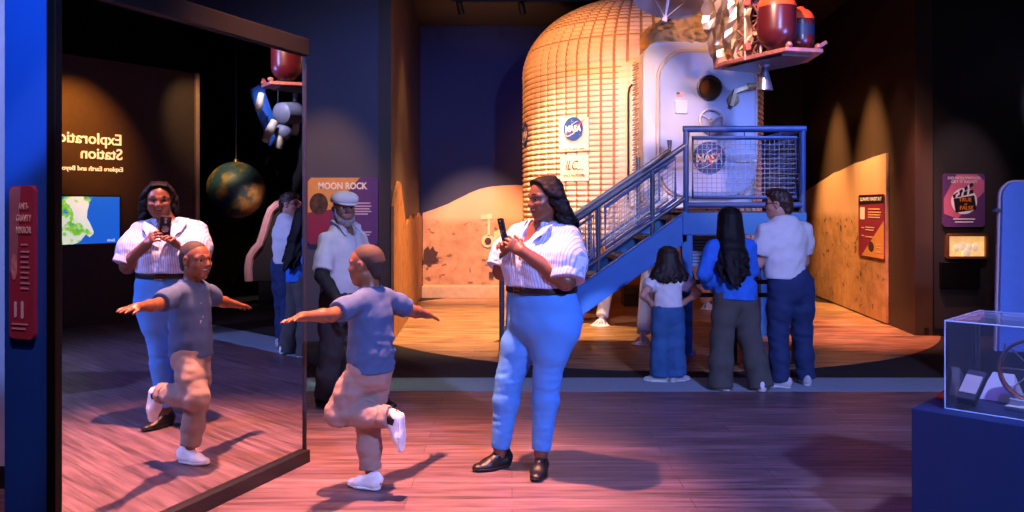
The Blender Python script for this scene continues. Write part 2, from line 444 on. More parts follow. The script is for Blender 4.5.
def shoe(root, heel, toe, up=(0, 0, 1), w=.045, hgt=.075, mats=None, sole_m=None, tab=None, laces=True, ankle=None):
    "heel and toe: ends of the sole on the ground"
    heel = np.array(heel, float); toe = np.array(toe, float); f = nrm(toe-heel); u = nrm(np.array(up, float)-np.dot(up, f)*f); l = np.cross(u, f); L = np.linalg.norm(toe-heel)
    q = lambda a, b, c: heel+f*a*L+l*b+u*c
    pts = [q(0, 0, 0), q(1, 0, 0), q(0, 0, .14)]
    lo = np.min(pts, 0)-.11; hi = np.max(pts, 0)+.11; R = np.array([l, f, u])
    S = Field(lo, hi, .0045)
    S.cap(q(.16, 0, .014), q(.60, .002, .014), (w*.80, .014), (w*1.04, .014), l, .01, capr=.16*L); S.cap(q(.60, .002, .014), q(.80, 0, .016), (w*1.04, .014), (w*.86, .014), l, .01, capr=.2*L)
    S.cut(heel, -u, k=.002)
    U = Field(lo, hi, .0045)
    U.cap(q(.14, 0, .035), q(.62, 0, .032), (w*.80, .03), (w*.98, .027), l, .02, capr=.13*L); U.cap(q(.62, 0, .030), q(.82, 0, .027), (w*.98, .026), (w*.80, .020), l, .02, capr=.17*L)
    U.cap(q(.12, 0, .05), q(.20, 0, hgt), (w*.66, .05), (w*.62, .045), l, .03); U.cap(q(.24, 0, hgt), q(.56, 0, .05), (w*.6, .02), (w*.66, .018), l, .03)
    U.cut(heel+u*.012, -u, k=.002)
    o = U.build('shoe', mats, root); S.build('sole', sole_m, o)
    if laces:
        m = MB()
        for i in range(4):
            a = .36+.08*i; z = hgt+.010-.018*i*.9
            m.tube([q(a, -w*.55, z-.012), q(a+.02, 0, z+.004), q(a, w*.55, z-.012)], .0032, 6)
        m.build('lace', SHOE_W if mats in (SHOE_W, SHOE_G) else SOLE_K, o)
    if tab is not None:
        m = MB(); m.obox(q(-.012, 0, hgt*.72), l, f, u, (w*.35, .008, .018)); m.build('heel_tab', tab, o, bev=.003)
    return o

def locks(F, n, start, path, r0, r1, wav, seed, k=.006, seg=9):
    "n wavy strands; start(i) gives the root, path(i, t) the offset along it"
    rg = np.random.RandomState(seed)
    for i in range(n):
        p0 = start(i, rg); a = rg.uniform(0, 6.28); fr = rg.uniform(2.2, 3.4); pts = []; rs = []
        end = path(i, rg)
        for j in range(seg+1):
            t = j/seg; p = p0(t) if callable(p0) else p0
            c = end(t); w = wav*min(1, t*2.5)
            pts.append(c+V(math.cos(a+fr*6.28*t)*w, math.sin(a+fr*6.28*t)*w, 0)); rs.append(r0+(r1-r0)*t)
        F.chain(pts, rs, None, k)

def bounds(pts, m=.16):
    a = np.array([p for p in pts]); return a.min(0)-m, a.max(0)+m
# ------------------------------------------------------------------ the hall
NM = nrm(V(-.9304, .3665, 0)); DM = 3.0357                     # the mirror stands in the plane NM . p = DM
UM = V(.3665, .9304, 0)
def refl(p): p = np.array(p, float); return p-2*(p[:2]@NM[:2]-DM)*NM
def seen_in_mirror(px, py, Y):
    "place of a thing whose mirror image is met at a pixel, the image Y metres deep"
    return refl(P(px, py, Y))
def hit(px, py, A, B):
    "where the ray of a pixel meets the upright plane through the floor points A and B"
    A = np.array(A[:2], float); B = np.array(B[:2], float); d = V((px-HX)/F, 1.)
    M = np.array([[B[0]-A[0], -d[0]], [B[1]-A[1], -d[1]]]); s, Y = np.linalg.solve(M, -A); return P(px, py, Y)

def plank_mat(name, c1, c2, seam, w, h, streak=.35, rough=.42, rot=0., off=0., fine=16.):
    q = NT(name); tc = q.n('ShaderNodeTexCoord'); mp = q.n('ShaderNodeMapping'); mp.inputs['Rotation'].default_value = (0, 0, rot); mp.inputs['Location'].default_value = (off, off*.3, 0); q.l(tc.outputs['Object'], mp.inputs[0])
    br = q.n('ShaderNodeTexBrick', offset=.37, offset_frequency=2); br.inputs['Scale'].default_value = 1.; br.inputs['Brick Width'].default_value = w; br.inputs['Row Height'].default_value = h
    br.inputs['Mortar Size'].default_value = .0022; br.inputs['Mortar Smooth'].default_value = .2; br.inputs['Bias'].default_value = 0.
    br.inputs['Color1'].default_value = (*lin(c1), 1); br.inputs['Color2'].default_value = (*lin(c2), 1); br.inputs['Mortar'].default_value = (*lin(seam), 1); q.l(mp.outputs[0], br.inputs['Vector'])
    m2 = q.n('ShaderNodeMapping'); m2.inputs['Scale'].default_value = (1.1, fine, 1); q.l(mp.outputs[0], m2.inputs[0])
    nz = q.n('ShaderNodeTexNoise', i_Scale=1.6, i_Detail=6.0, i_Roughness=.6); q.l(m2.outputs[0], nz.inputs['Vector'])
    r = q.n('ShaderNodeValToRGB'); r.color_ramp.elements[0].position = .3; r.color_ramp.elements[1].position = .72
    r.color_ramp.elements[0].color = (1-streak*1.3,)*3+(1,); r.color_ramp.elements[1].color = (1+streak*.8,)*3+(1,); q.l(nz.outputs[0], r.inputs[0])
    mx = q.n('ShaderNodeMix', data_type='RGBA', blend_type='MULTIPLY'); mx.inputs['Factor'].default_value = 1.; q.l(br.outputs['Color'], mx.inputs['A']); q.l(r.outputs[0], mx.inputs['B']); q.l(mx.outputs['Result'], q.b.inputs['Base Color'])
    q.b.inputs['Roughness'].default_value = rough
    bp = q.n('ShaderNodeBump', i_Strength=.25, i_Distance=.004); q.l(nz.outputs[0], bp.inputs['Height']); q.l(bp.outputs[0], q.b.inputs['Normal'])
    return q.m
def rocky_mat(name, plain, sand, dark, z0, zs=.12):
    "printed desert scene: smooth hill above height z0, stony plain below"
    q = NT(name); tc = q.n('ShaderNodeTexCoord'); sp = q.n('ShaderNodeSeparateXYZ'); q.l(tc.outputs['Object'], sp.inputs[0])
    n1 = q.n('ShaderNodeTexNoise', i_Scale=5.0, i_Detail=8.0, i_Roughness=.68); q.l(tc.outputs['Object'], n1.inputs['Vector'])
    r1 = q.n('ShaderNodeValToRGB'); e = r1.color_ramp.elements; e[0].position = .30; e[0].color = (*[x*.55 for x in lin(sand)], 1); e[1].position = .62; e[1].color = (*lin(sand), 1); q.l(n1.outputs[0], r1.inputs[0])
    nw = q.n('ShaderNodeTexNoise', i_Scale=9.0, i_Detail=4.0); q.l(tc.outputs['Object'], nw.inputs['Vector']); wv = q.n('ShaderNodeVectorMath', operation='SCALE'); wv.inputs['Scale'].default_value = .22; q.l(nw.outputs['Color'], wv.inputs[0]); wa = q.n('ShaderNodeVectorMath', operation='ADD'); q.l(tc.outputs['Object'], wa.inputs[0]); q.l(wv.outputs[0], wa.inputs[1])
    sc = q.n('ShaderNodeVectorMath', operation='MULTIPLY'); sc.inputs[1].default_value = (1, 1, 1.9); q.l(wa.outputs[0], sc.inputs[0])
    vo = q.n('ShaderNodeTexVoronoi', i_Scale=4.6, i_Randomness=1.0); q.l(sc.outputs[0], vo.inputs['Vector'])
    r2 = q.n('ShaderNodeValToRGB'); e = r2.color_ramp.elements; e[0].position = .16; e[0].color = (1, 1, 1, 1); e[1].position = .30; e[1].color = (0, 0, 0, 1); q.l(vo.outputs['Distance'], r2.inputs[0])
    n3 = q.n('ShaderNodeTexNoise', i_Scale=1.7, i_Detail=2.0); q.l(tc.outputs['Object'], n3.inputs['Vector'])
    gt = q.n('ShaderNodeMath', operation='GREATER_THAN', n_1=.45); q.l(n3.outputs[0], gt.inputs[0]); ml = q.n('ShaderNodeMath', operation='MULTIPLY'); q.l(r2.outputs[0], ml.inputs[0]); q.l(gt.outputs[0], ml.inputs[1])
    m1 = q.n('ShaderNodeMix', data_type='RGBA'); m8 = q.n('ShaderNodeMath', operation='MULTIPLY', n_1=.75); q.l(ml.outputs[0], m8.inputs[0]); q.l(m8.outputs[0], m1.inputs['Factor']); q.l(r1.outputs[0], m1.inputs['A']); m1.inputs['B'].default_value = (*lin(dark), 1)
    n4 = q.n('ShaderNodeTexNoise', i_Scale=1.2, i_Detail=3.0); q.l(tc.outputs['Object'], n4.inputs['Vector'])
    r4 = q.n('ShaderNodeValToRGB'); e = r4.color_ramp.elements; e[0].position = .3; e[0].color = (*[x*.82 for x in lin(plain)], 1); e[1].position = .7; e[1].color = (*lin(plain), 1); q.l(n4.outputs[0], r4.inputs[0])
    mr = q.n('ShaderNodeMapRange'); mr.inputs['From Min'].default_value = z0-zs; mr.inputs['From Max'].default_value = z0+zs*.2; q.l(sp.outputs[2], mr.inputs[0])
    m2 = q.n('ShaderNodeMix', data_type='RGBA'); q.l(mr.outputs[0], m2.inputs['Factor']); q.l(m1.outputs['Result'], m2.inputs['A']); q.l(r4.outputs[0], m2.inputs['B']); q.l(m2.outputs['Result'], q.b.inputs['Base Color'])
    q.b.inputs['Roughness'].default_value = .6; return q.m

WOOD = plank_mat('floor_planks', '86686a', '6a5054', '443438', 1.5, .165, .56)
MOONF = plank_mat('moonscape_floor', 'b48c64', '967252', '5d4632', 2.6, .21, .62, .38, off=.4, fine=6.)
CARPET = mat('carpet_dark', '110e0d', .95, var=.2, scale=40, bump=.3, bscale=300)
STRIPM = mat('carpet_teal', '8698a2', .8, var=.12, scale=60, bump=.2, bscale=300)
BLACKW = mat('wall_black', '1f1d1b', .75, var=.06, scale=2)
NAVYW = mat('wall_navy', '27304e', .8, var=.08, scale=1.2)
GREYW = mat('wall_slate', '474754', .75, var=.06, scale=1.5)
BROWNW = mat('wall_brown', '3c2e20', .6, var=.10, scale=2, stretch=(6, 6, .3))
CEILM = mat('ceiling_dark', '2c2521', .85, var=.15, scale=1.5)
PALEW = mat('wall_pale', 'b9b4c8', .7, var=.05)
BLACKP = mat('paint_black', '141317', .45, var=.1, scale=20)

def box_obj(name, lo, hi, m, kind=True, bev=0):
    b = MB(); b.box(lo, hi); o = b.build(name, m, smooth=False, bev=bev)
    if kind: struct(o)
    return o
def wall_run(name, A, B, thick, z0, z1, m):
    "wall whose seen face runs from A to B; thick is measured to the right of A->B"
    A = V(*A, 0); B = V(*B, 0); d = nrm(B-A); n = V(d[1], -d[0], 0); b = MB()
    vs = [A, B, B+n*thick, A+n*thick]; b.add([v+V(0, 0, z0) for v in vs]+[v+V(0, 0, z1) for v in vs], [(3,2,1,0),(4,5,6,7),(0,1,5,4),(1,2,6,5),(2,3,7,6),(3,0,4,7)])
    return struct(b.build(name, m, smooth=False))
CEIL = 4.65
box_obj('floor', (-7, -3, -.1), (10, 16, 0), WOOD)
m = MB(); m.box((-6.9, 7.57, -.01), (9.9, 15.4, .004)); struct(m.build('floor_carpet', CARPET, smooth=False))
m = MB(); m.box((-6.9, 7.02, -.01), (9.9, 7.57, .003)); struct(m.build('floor_strip', STRIPM, smooth=False))
m = MB(); m.prism(disc(3.75, 96, 1.70, 11.58), (0, 0, -.005), V(1, 0, 0), V(0, 1, 0), .013); o = m.build('floor_moonscape', MOONF, smooth=False); struct(o)
box_obj('ceiling', (-7, -3, CEIL), (10, 16, CEIL+.1), CEILM)
box_obj('wall_back', (-7, 14.45, 0), (3.6, 14.6, CEIL), NAVYW)
box_obj('wall_right', (9.9, -3, 0), (10, 16, CEIL), BLACKW)
box_obj('wall_left', (-7, -3, 0), (-6.9, 16, CEIL), BLACKW)
box_obj('wall_rear', (-7, -3, 0), (10, -2.9, CEIL), BLACKW)
box_obj('wall_black_back', (3.45, 15.4, 0), (9.9, 15.55, CEIL), BLACKW); box_obj('wall_recess', (3.45, 14.6, 0), (3.6, 15.4, CEIL), BLACKW)
# slate wall with the moon rock sign and the return wall behind it
LA, LB = (-1.383, 9.6), (-1.575, 14.45)
box_obj('wall_slate', (-6.9, 9.6, 0), (-1.39, 9.75, CEIL), GREYW)
wall_run('wall_return', LB, LA, .14, 0, CEIL, BROWNW)
# wall with the mural on the right and the black wall that turns off it
RA, RB = (4.80, 10.0), (5.32, 15.4)
wall_run('wall_mural', RA, RB, .2, 0, CEIL, BROWNW)
box_obj('wall_black_front', (4.84, 10.0, 0), (9.9, 10.15, CEIL), BLACKW)
box_obj('wall_pale', (-6.9, 4.62, 0), (-2.62, 4.72, CEIL), PALEW)
box_obj('baseboard_pale', (-6.9, 4.60, 0), (-2.62, 4.62, .12), BLACKP)
box_obj('baseboard_black', (4.9, 9.985, 0), (9.9, 10.0, .10), BLACKP)

# printed landscapes cut out along their skyline
def mural(name, pts, base_y, A, B, m, label, off=.02, thick=.03):
    top = [hit(x, y, A, B) for x, y in pts]; dd = nrm(V(B[0]-A[0], B[1]-A[1], 0)); az = V(0, 0, 1)
    n = np.cross(dd, az); s = 1 if np.dot(n, -top[0]*V(1, 1, 0)) > 0 else -1
    o3 = V(A[0], A[1], 0)+n*s*off*.3; u = [np.dot(p-o3, dd) for p in top]; poly = [(a, p[2]) for a, p in zip(u, top)]+[(u[-1], base_y), (u[0], base_y)]
    b = MB(); b.prism(poly, o3+n*s*(.001 if s > 0 else 0), dd, az, thick*s); o = b.build(name, m, loc=tuple(o3), smooth=False); return props(o, label, 'mural')
smooth_top = [(423, 213), (435, 209), (448, 204), (460, 198), (470, 193), (480, 189), (492, 186.5), (504, 185.5), (516, 185), (530, 186), (545, 189), (560, 194), (580, 203), (600, 212), (640, 222)]
MB1 = mural('mural', smooth_top, .12, (-1.56, 14.44), (3.4, 14.44), rocky_mat('print_red_hills', 'dcaa84', 'bc8c64', '40281e', 1.34), 'long printed red desert hill mural low on the navy back wall')
q = lambda x, y: P(x, y, 14.395)
m = MB(); X_, Z_ = V(1, 0, 0), V(0, 0, 1)
def px_poly(b, pts, Y, th=.012): b.prism([(p[0], p[2]) for p in (P(x, y, Y) for x, y in pts)], (0, Y, 0), X_, Z_, th)
px_poly(m, disc(6.5, 24, 488, 241), 14.395); px_poly(m, [(487.6, 236), (487.6, 219), (490, 219), (490, 236)], 14.395); px_poly(m, [(481, 215), (492, 213.5), (492, 219), (481, 219.5)], 14.395); px_poly(m, [(494, 232), (505, 226), (508, 240), (494, 243)], 14.395)
m.build('rover_print', mat('print_rover', 'e0bd92', .6, var=.1), MB1, smooth=False)
RP = mat('print_dark', '3a2018', .6, var=.2)
for pts in (disc(3.4, 20, 488, 241), [(424, 250), (428, 246), (430, 250), (433, 246), (435, 251), (438, 252), (436, 257), (439, 261), (432, 262), (430, 265), (426, 262), (423, 263)], [(489, 272), (493.5, 272), (493.5, 278), (489, 278)]):
    m = MB(); px_poly(m, pts, 14.38); m.build('rock_print', RP, MB1, smooth=False)
spiky = [(390.5, 206), (393, 192), (396, 181), (398.5, 184), (400, 200), (401.5, 210), (403, 222), (404.5, 226), (406, 219), (407.5, 223), (409, 215), (411, 219), (413, 214), (415, 218), (417, 213), (420, 217)]
mural('mural', spiky, .02, LA, LB, rocky_mat('print_golden_rocks', 'a86a30', '9c662e', '4a2c12', 3.0), 'narrow printed mural of jagged golden rocks on the brown return wall')
ridge = [(889, 153), (884, 154.5), (876, 157), (866, 161), (858, 163), (850, 167), (842, 171), (836, 173), (830, 177), (822, 182), (814, 187), (808, 191)]
mural('mural', ridge, .03, RA, RB, rocky_mat('print_orange_plain', 'dcb488', 'c89a66', '3a2414', 1.45), 'printed orange rocky landscape mural on the wall at the right')
m = MB(); m.box((-1.52, 14.12, 0), (3.4, 14.42, .20)); o = m.build('trim_1', mat('ledge_tan', 'b59a78', .6, var=.1), smooth=False, bev=.01); struct(o)
# ------------------------------------------------------------------ signs and lettering
def lettering(name, s, size, org, ax, up, m, parent, align='CENTER', th=.0015, bold=.0, shear=0., width=None, space=1.):
    "letters standing on the plane org+ax*u+up*v, facing ax x up"
    cu = bpy.data.curves.new('t', 'FONT'); cu.body = s; cu.size = size; cu.align_x = align; cu.align_y = 'CENTER'; cu.extrude = th/2; cu.offset = bold*size; cu.shear = shear; cu.space_character = space; cu.resolution_u = 3
    t = bpy.data.objects.new('t', cu); COL.objects.link(t); bpy.context.view_layer.update()
    me = bpy.data.meshes.new_from_object(t.evaluated_get(bpy.context.evaluated_depsgraph_get())); bpy.data.objects.remove(t)
    xs = [v.co.x for v in me.vertices]; k = 1.
    if width and xs: k = width/max(1e-6, max(xs)-min(xs))
    ax, up, org = (np.array(v, float) for v in (ax, up, org)); az = np.cross(ax, up)
    M = Matrix(((ax[0]*k, up[0], az[0], org[0]), (ax[1]*k, up[1], az[1], org[1]), (ax[2]*k, up[2], az[2], org[2]), (0, 0, 0, 1)))
    me.transform(M); me.materials.clear(); me.name = name
    return link(name, me, m, parent, smooth=False)
class Board:
    "flat sign: root board plus thin prints, in its own (u, v) metres from the centre"
    def __init__(s, name, label, cat, c, ax, up, w, h, r, th, m):
        s.c = np.array(c, float); s.ax = nrm(ax); s.up = nrm(up); s.n = np.cross(s.ax, s.up); s.w, s.h, s.k = w, h, 0
        b = MB(); b.prism(rrect(w, h, r), s.c-s.n*th, s.ax, s.up, th); s.o = b.build(name, m, loc=tuple(s.c), smooth=False); props(s.o, label, cat)
    def at(s, u, v, lift=0.): return s.c+s.ax*u+s.up*v+s.n*lift
    def patch(s, name, polys, m, th=.0012):
        s.k += 1; b = MB()
        for p in polys: b.prism(p, s.c+s.n*.0006*s.k, s.ax, s.up, th)
        return b.build(name, m, s.o, smooth=False)
    def text(s, t, size, u, v, m, **k): return lettering('lettering', t, size, s.at(u, v, .0006*s.k+.0022), s.ax, s.up, m, s.o, **k)
    def lines(s, rows, m, h=.012):
        s.k += 1
        for a, b_, v in rows: s.k -= 1; s.patch('text_line', [[(a, v-h/2), (b_, v-h/2), (b_, v+h/2), (a, v+h/2)]], m)
CREAM = mat('print_cream', 'f0e6d0', .6, var=0); WHITEP = mat('print_white', 'f2f0f2', .5, var=0); PLUM = mat('print_plum', '5c3a72', .5, var=.04); MAROON = mat('print_maroon', '8c2c4a', .5, var=.04)
TANP = mat('print_tan', 'd79a52', .5, var=.05); PINKP = mat('print_pink', 'c86a8a', .5, var=.05); LILAC = mat('print_lilac', 'b08ac8', .5, var=.05); DARKROCK = mat('print_rock', '4a3424', .6, var=.7, scale=18)
ORANGEP = mat('print_orange', 'f0902c', .5, var=0); BLACKPR = mat('print_black', '17141a', .5, var=0)
AX, UZ = V(1, 0, 0), V(0, 0, 1)

# moon rock sign on the slate wall
A, B = P(307, 177, 9.57), P(378, 245, 9.57); c = (A+B)/2; w, h = B[0]-A[0], A[2]-B[2]
b = Board('wall_sign', 'tan and purple MOON ROCK sign on the slate wall behind the person in the cap', 'sign', c, AX, UZ, w, h, .05, .03, PLUM)
b.patch('print', [[(-w/2+.01, -.02), (-w/2+.01, h/2-.05), (-w/2+.05, h/2-.008), (.20, h/2-.008), (-.12, .02)]], TANP)
b.patch('print', [[(-w/2+.01, -h/2+.05), (-w/2+.01, -.02), (-.12, .02), (-.18, -h/2+.01), (-w/2+.05, -h/2+.01)]], MAROON)
b.patch('rock_picture', [disc(.105, 28, -.27, .08, .125)], DARKROCK)
b.text('MOON ROCK', .105, .0, h/2-.105, CREAM, bold=.035, width=.56)
b.lines([(.10, .32, .09), (.10, .33, .055), (.10, .31, .025), (.10, .33, -.005), (.10, .29, -.035), (.12, .33, -.24), (.12, .31, -.27)], mat('print_text', 'd8b8c8', .6, var=0), .014)
# sign on the orange mural
A, B = hit(862, 226, RA, RB), hit(888, 226, RA, RB); dd = nrm((A-B)*V(1, 1, 0)); c = (A+B)/2+V(-.05, 0, 0); w = np.linalg.norm((A-B)[:2]); h = .86
ax = -dd; n_ = np.cross(ax, UZ); ax = ax if np.dot(n_, -c) > 0 else -ax
b = Board('wall_sign', 'tall maroon LUNAR HABITAT sign on the orange mural', 'sign', c, ax, UZ, w, h, .04, .03, MAROON)
b.patch('print', [[(-w/2+.01, h/2-.14), (w/2-.01, h/2-.12), (w/2-.01, h/2-.03), (w/2-.03, h/2-.008), (-w/2+.03, h/2-.008), (-w/2+.01, h/2-.03)]], BLACKPR)
b.patch('print', [[(-w/2+.14, -h/2+.01), (w/2-.03, -h/2+.01), (w/2-.01, -h/2+.03), (w/2-.01, .08)]], TANP)
b.patch('module_picture', [rrect(w*.19, .17, .02, 4, -w*.33, h*.20)], WHITEP); b.patch('rock_picture', [disc(w*.11, 20, w*.02, -.28, .07)], DARKROCK)
b.text('LUNAR HABITAT', .07, 0, h/2-.065, WHITEP, bold=.012, width=w*.84)
b.lines([(-w*.1, w*.36, h*.27), (-w*.1, w*.40, h*.22), (-w*.1, w*.38, h*.18), (-w*.1, w*.36, h*.14), (-w*.20, w*.15, -.02), (-w*.20, w*.12, -.055), (-w*.36, -w*.26, -.03), (-w*.20, w*.10, -.15), (-w*.36, -w*.26, -.14), (w*.2, w*.42, -.24), (w*.2, w*.40, -.28), (w*.2, w*.42, -.34)], mat('print_peach', 'e8b890', .6, var=0), .016)
# clapperboard sign on the black wall, the lit picture box and the dark screen under it
A, B = P(943, 173.5, 9.96), P(985, 227, 9.96); c = (A+B)/2; w, h = B[0]-A[0], A[2]-B[2]
b = Board('wall_sign', 'pink and violet TRUE or FALSE clapperboard sign on the black wall', 'sign', c, AX, UZ, w, h, .045, .03, PLUM)
b.patch('print', [[(-w/2+.01, -.16), (-w/2+.01, .02), (-.09, h/2-.01), (w/2-.09, h/2-.01), (w/2-.01, h/2-.09), (w/2-.01, .10), (-.08, -h/2+.10)]], PINKP)
b.patch('disc_print', [disc(.155, 36, .0, -.01)], WHITEP)
t = math.radians(9); R2 = lambda pts, a, ox, oy: [(ox+x*math.cos(a)-y*math.sin(a), oy+x*math.sin(a)+y*math.cos(a)) for x, y in pts]
b.patch('clapper_print', [R2(rrect(.25, .17, .012), t, .01, -.045), R2(rrect(.25, .045, .006), t+.10, -.012, .075), R2(rrect(.25, .04, .006), t+.42, .0, .125)], BLACKPR)
b.patch('clapper_stripe', [R2([(-.1+.07*i, -.02), (-.075+.07*i, -.02), (-.055+.07*i, .02), (-.08+.07*i, .02)], a, ox, oy) for i in range(3) for a, ox, oy in ((t+.10, -.012, .075), (t+.42, .0, .125))], WHITEP)
for s_, z_, sz in (('TRUE', .005, .062), ('or', -.045, .035), ('FALSE', -.092, .062)): b.text(s_, sz, .012-z_*.16, z_, ORANGEP, bold=.02)
b.text('DID HOLLYWOOD', .045, 0, h/2-.055, WHITEP, bold=.012, width=w*.78); b.text('GET IT RIGHT?', .045, 0, h/2-.100, WHITEP, bold=.012, width=w*.62)
b.lines([(-.13, .13, -h/2+.095), (-.11, .11, -h/2+.060)], WHITEP, .014)
A, B = P(947, 235, 9.97), P(986, 257.5, 9.97); c = (A+B)/2; w, h = B[0]-A[0], A[2]-B[2]
t_ = thing('picture_box', tuple(c), 'small lit picture box in a bronze frame under the clapperboard sign', 'picture box')
m = MB()
for u, v, a, d in ((0, h/2, w, .03), (0, -h/2, w, .03), (-w/2, 0, .03, h), (w/2, 0, .03, h)): m.box(c+V(u-a/2, -.03, v-d/2), c+V(u+a/2, .03, v+d/2))
m.build('frame', mat('bronze_frame', '8a6038', .4, metal=.6), t_, bev=.003)
m = MB(); m.box(c+V(-w/2, .01, -h/2), c+V(w/2, .025, h/2)); m.build('picture', mat('picture_glow', 'e6b878', .5, var=.75, scale=9, emit=1.1, ecol='e0a868'), t_, smooth=False)
m = MB()
for i, (u, v, r) in enumerate(((-.12, -.02, .035), (-.05, .0, .045), (.03, -.01, .04), (.10, -.015, .04), (-.0, -.07, .05))): m.ball(c+V(u, 0, v), (r, .012, r*1.2), 12, 8)
m.build('figurine', mat('figurine_cream', 'f0dcb8', .5, emit=.5, var=.3), t_)
A, B = P(940, 262, 9.98), P(979, 288, 9.98); m = MB(); m.box((A[0], 9.955, B[2]), (B[0], 9.998, A[2])); o = m.build('screen', mat('screen_off', '08080a', .3, var=0), loc=tuple((A+B)/2), bev=.004); props(o, 'dark blank screen low on the black wall below the lit picture box', 'screen')

# ------------------------------------------------------------------ the mirror cabinet
def mirror_cabinet():
    e0 = V(-1.889, 3.488, 0); e1 = V(-1.259, 5.086, 0); L = np.linalg.norm(e1-e0); e1 = e0+UM*L
    t = thing('mirror_cabinet', tuple((e0+e1)/2), 'tall free standing mirror with a black base that reflects the child on one leg', 'mirror')
    T = .31; H = 2.46
    cb = mat('cabinet_blue_grey', '1c5cc0', .5, var=.05, scale=3); m = MB()
    m.add([p+V(0, 0, z) for z in (0, H+.09) for p in (e0+NM*.015, e0+NM*T, e1+NM*T, e1+NM*.015)], [(0,1,2,3),(7,6,5,4),(0,4,5,1),(1,5,6,2),(2,6,7,3),(3,7,4,0)]); m.build('cabinet', cb, t, smooth=False, bev=.004)
    g = NT('mirror_silver'); g.b.inputs['Metallic'].default_value = 1.; g.b.inputs['Roughness'].default_value = .0; g.b.inputs['Base Color'].default_value = (.80, .82, .84, 1)
    m = MB(); m.add([p+V(0, 0, z) for z in (.07, H) for p in (e0-NM*.0, e0+NM*.012, e1+NM*.012, e1-NM*.0)], [(0,1,2,3),(7,6,5,4),(0,4,5,1),(1,5,6,2),(2,6,7,3),(3,7,4,0)]); m.build('glass', g.m, t, smooth=False)
    m = MB()
    def rail(a, b, z0, z1, d0=-.03, d1=.02): m.add([p+V(0, 0, z) for z in (z0, z1) for p in (a+NM*d0, a+NM*d1, b+NM*d1, b+NM*d0)], [(0,1,2,3),(7,6,5,4),(0,4,5,1),(1,5,6,2),(2,6,7,3),(3,7,4,0)])
    rail(e0-UM*.02, e1+UM*.012, H, H+.10); rail(e0-UM*.035, e0+UM*.0, 0, H+.10)
    fr = mat('frame_dark', '0d0b0c', .6, var=.1, spec=.2); m.build('frame', fr, t, smooth=False, bev=.003)
    m = MB(); rail(e1, e1+UM*.010, .0, H+.08, -.012, .02); m.build('edge_strip', mat('aluminium_strip', '2c2a36', .5, metal=.3, var=0), t, smooth=False)
    m = MB(); rail(e0, e1+UM*.014, 0, .075, -.035, .02); m.build('base', BLACKP, t, smooth=False, bev=.003)
    # sign on the end of the cabinet
    a0 = hit(37.5, 262, e0, e0+NM); a1 = hit(13.5, 262, e0, e0+NM); ax = nrm((a0-a1)*V(1, 1, 0)); c = (a0+a1)/2; nn = np.cross(ax, UZ); w = np.linalg.norm(a0-a1); hh = .645
    c = V(c[0], c[1], 1.55-(262-206)/F*c[1]); c = c+nn*.02
    b = Board('wall_sign', 'rose ANTI-GRAVITY MIRROR sign on the narrow end of the mirror cabinet', 'sign', c, ax, UZ, w, hh, .022, .02, mat('print_rose', 'a83e58', .45, var=.06))
    b.patch('print', [[(-w/2+.004, -.05), (-w/2+.004, hh/2-.02), (-w/2+.02, hh/2-.004), (-w*.02, hh/2-.004), (-w*.16, .0)]], mat('print_dusty', 'b08090', .5, var=.05))
    b.patch('portrait_picture', [disc(w*.12, 20, -w*.28, -.02, .055)], mat('print_skin', 'd8a8a0', .6, var=.3, scale=40)); b.patch('figure_picture', [rrect(w*.10, .07, .008, 4, -w*.22, -.20), rrect(w*.10, .075, .008, 4, w*.06, -.20)], WHITEP)
    for s_, v in (('ANTI-', .235), ('GRAVITY', .185), ('MIRROR', .135)): b.text(s_, .040, w*.13, v, CREAM, bold=.012, width=w*(.62 if s_ != 'ANTI-' else .40))
    b.lines([(w*.02, w*.28, .075)]+[(w*.0, w*.36-.004*(i % 3), .045-.022*i) for i in range(8)]+[(-w*.36, w*.3, -.26), (-w*.36, w*.2, -.28)], mat('print_blush', 'e8b8c0', .6, var=0), .007)
    return t
mirror_cabinet()

# ------------------------------------------------------------------ the inflatable habitat
BLUE_E = mat('emblem_blue', '1c4a9a', .5, var=0); RED_E = mat('emblem_red', 'c8382c', .5, var=0)
FABW = mat('fabric_white', 'd8d0c8', .8, var=.06, scale=6, bump=.15, bscale=120); SHELLW = mat('shell_white', 'c8ccdc', .5, var=.04, scale=3)
def emblem(c, ax, up, R, parent, mesh_back=True):
    ax, up = nrm(ax), nrm(up); n = np.cross(ax, up)
    m = MB(); m.prism(disc(R, 48), c+n*.001, ax, up, .003); d = m.build('emblem', BLUE_E, parent, smooth=False)
    m = MB(); rg = np.random.RandomState(3)
    rot = math.radians(38); pts = [(.92*R*math.cos(a), .34*R*math.sin(a)) for a in np.linspace(.5, 5.9, 40)]; pts = [(x*math.cos(rot)-y*math.sin(rot), x*math.sin(rot)+y*math.cos(rot)) for x, y in pts]
    m.tube([c+ax*x+up*y+n*.0045 for x, y in pts], [R*.012+R*.014*abs(math.sin(i/6)) for i in range(40)], 6)
    for i in range(14):
        a, r = rg.uniform(0, 6.28), R*math.sqrt(rg.uniform(.1, .8)); m.lathe([(R*.022, 0), (R*.022, .001)], c+ax*r*math.cos(a)+up*r*math.sin(a)+n*.004, 8, n)
    m.build('emblem_orbit', WHITEP, d, smooth=False)
    m = MB(); m.prism([(x*R, y*R) for x, y in ((-1.02, -.55), (-.35, -.20), (.05, .22), (.45, .34), (1.25, .78), (.55, .22), (.28, -.02), (.12, -.52), (-.12, -.05), (-.45, -.32))], c+n*.0045, ax, up, .002); m.build('emblem_wing', RED_E, d, smooth=False)
    lettering('emblem_lettering', 'NASA', R*.72, c+n*.0075-up*R*.02, ax, up, WHITEP, d, bold=.035, width=R*1.62)
    return d
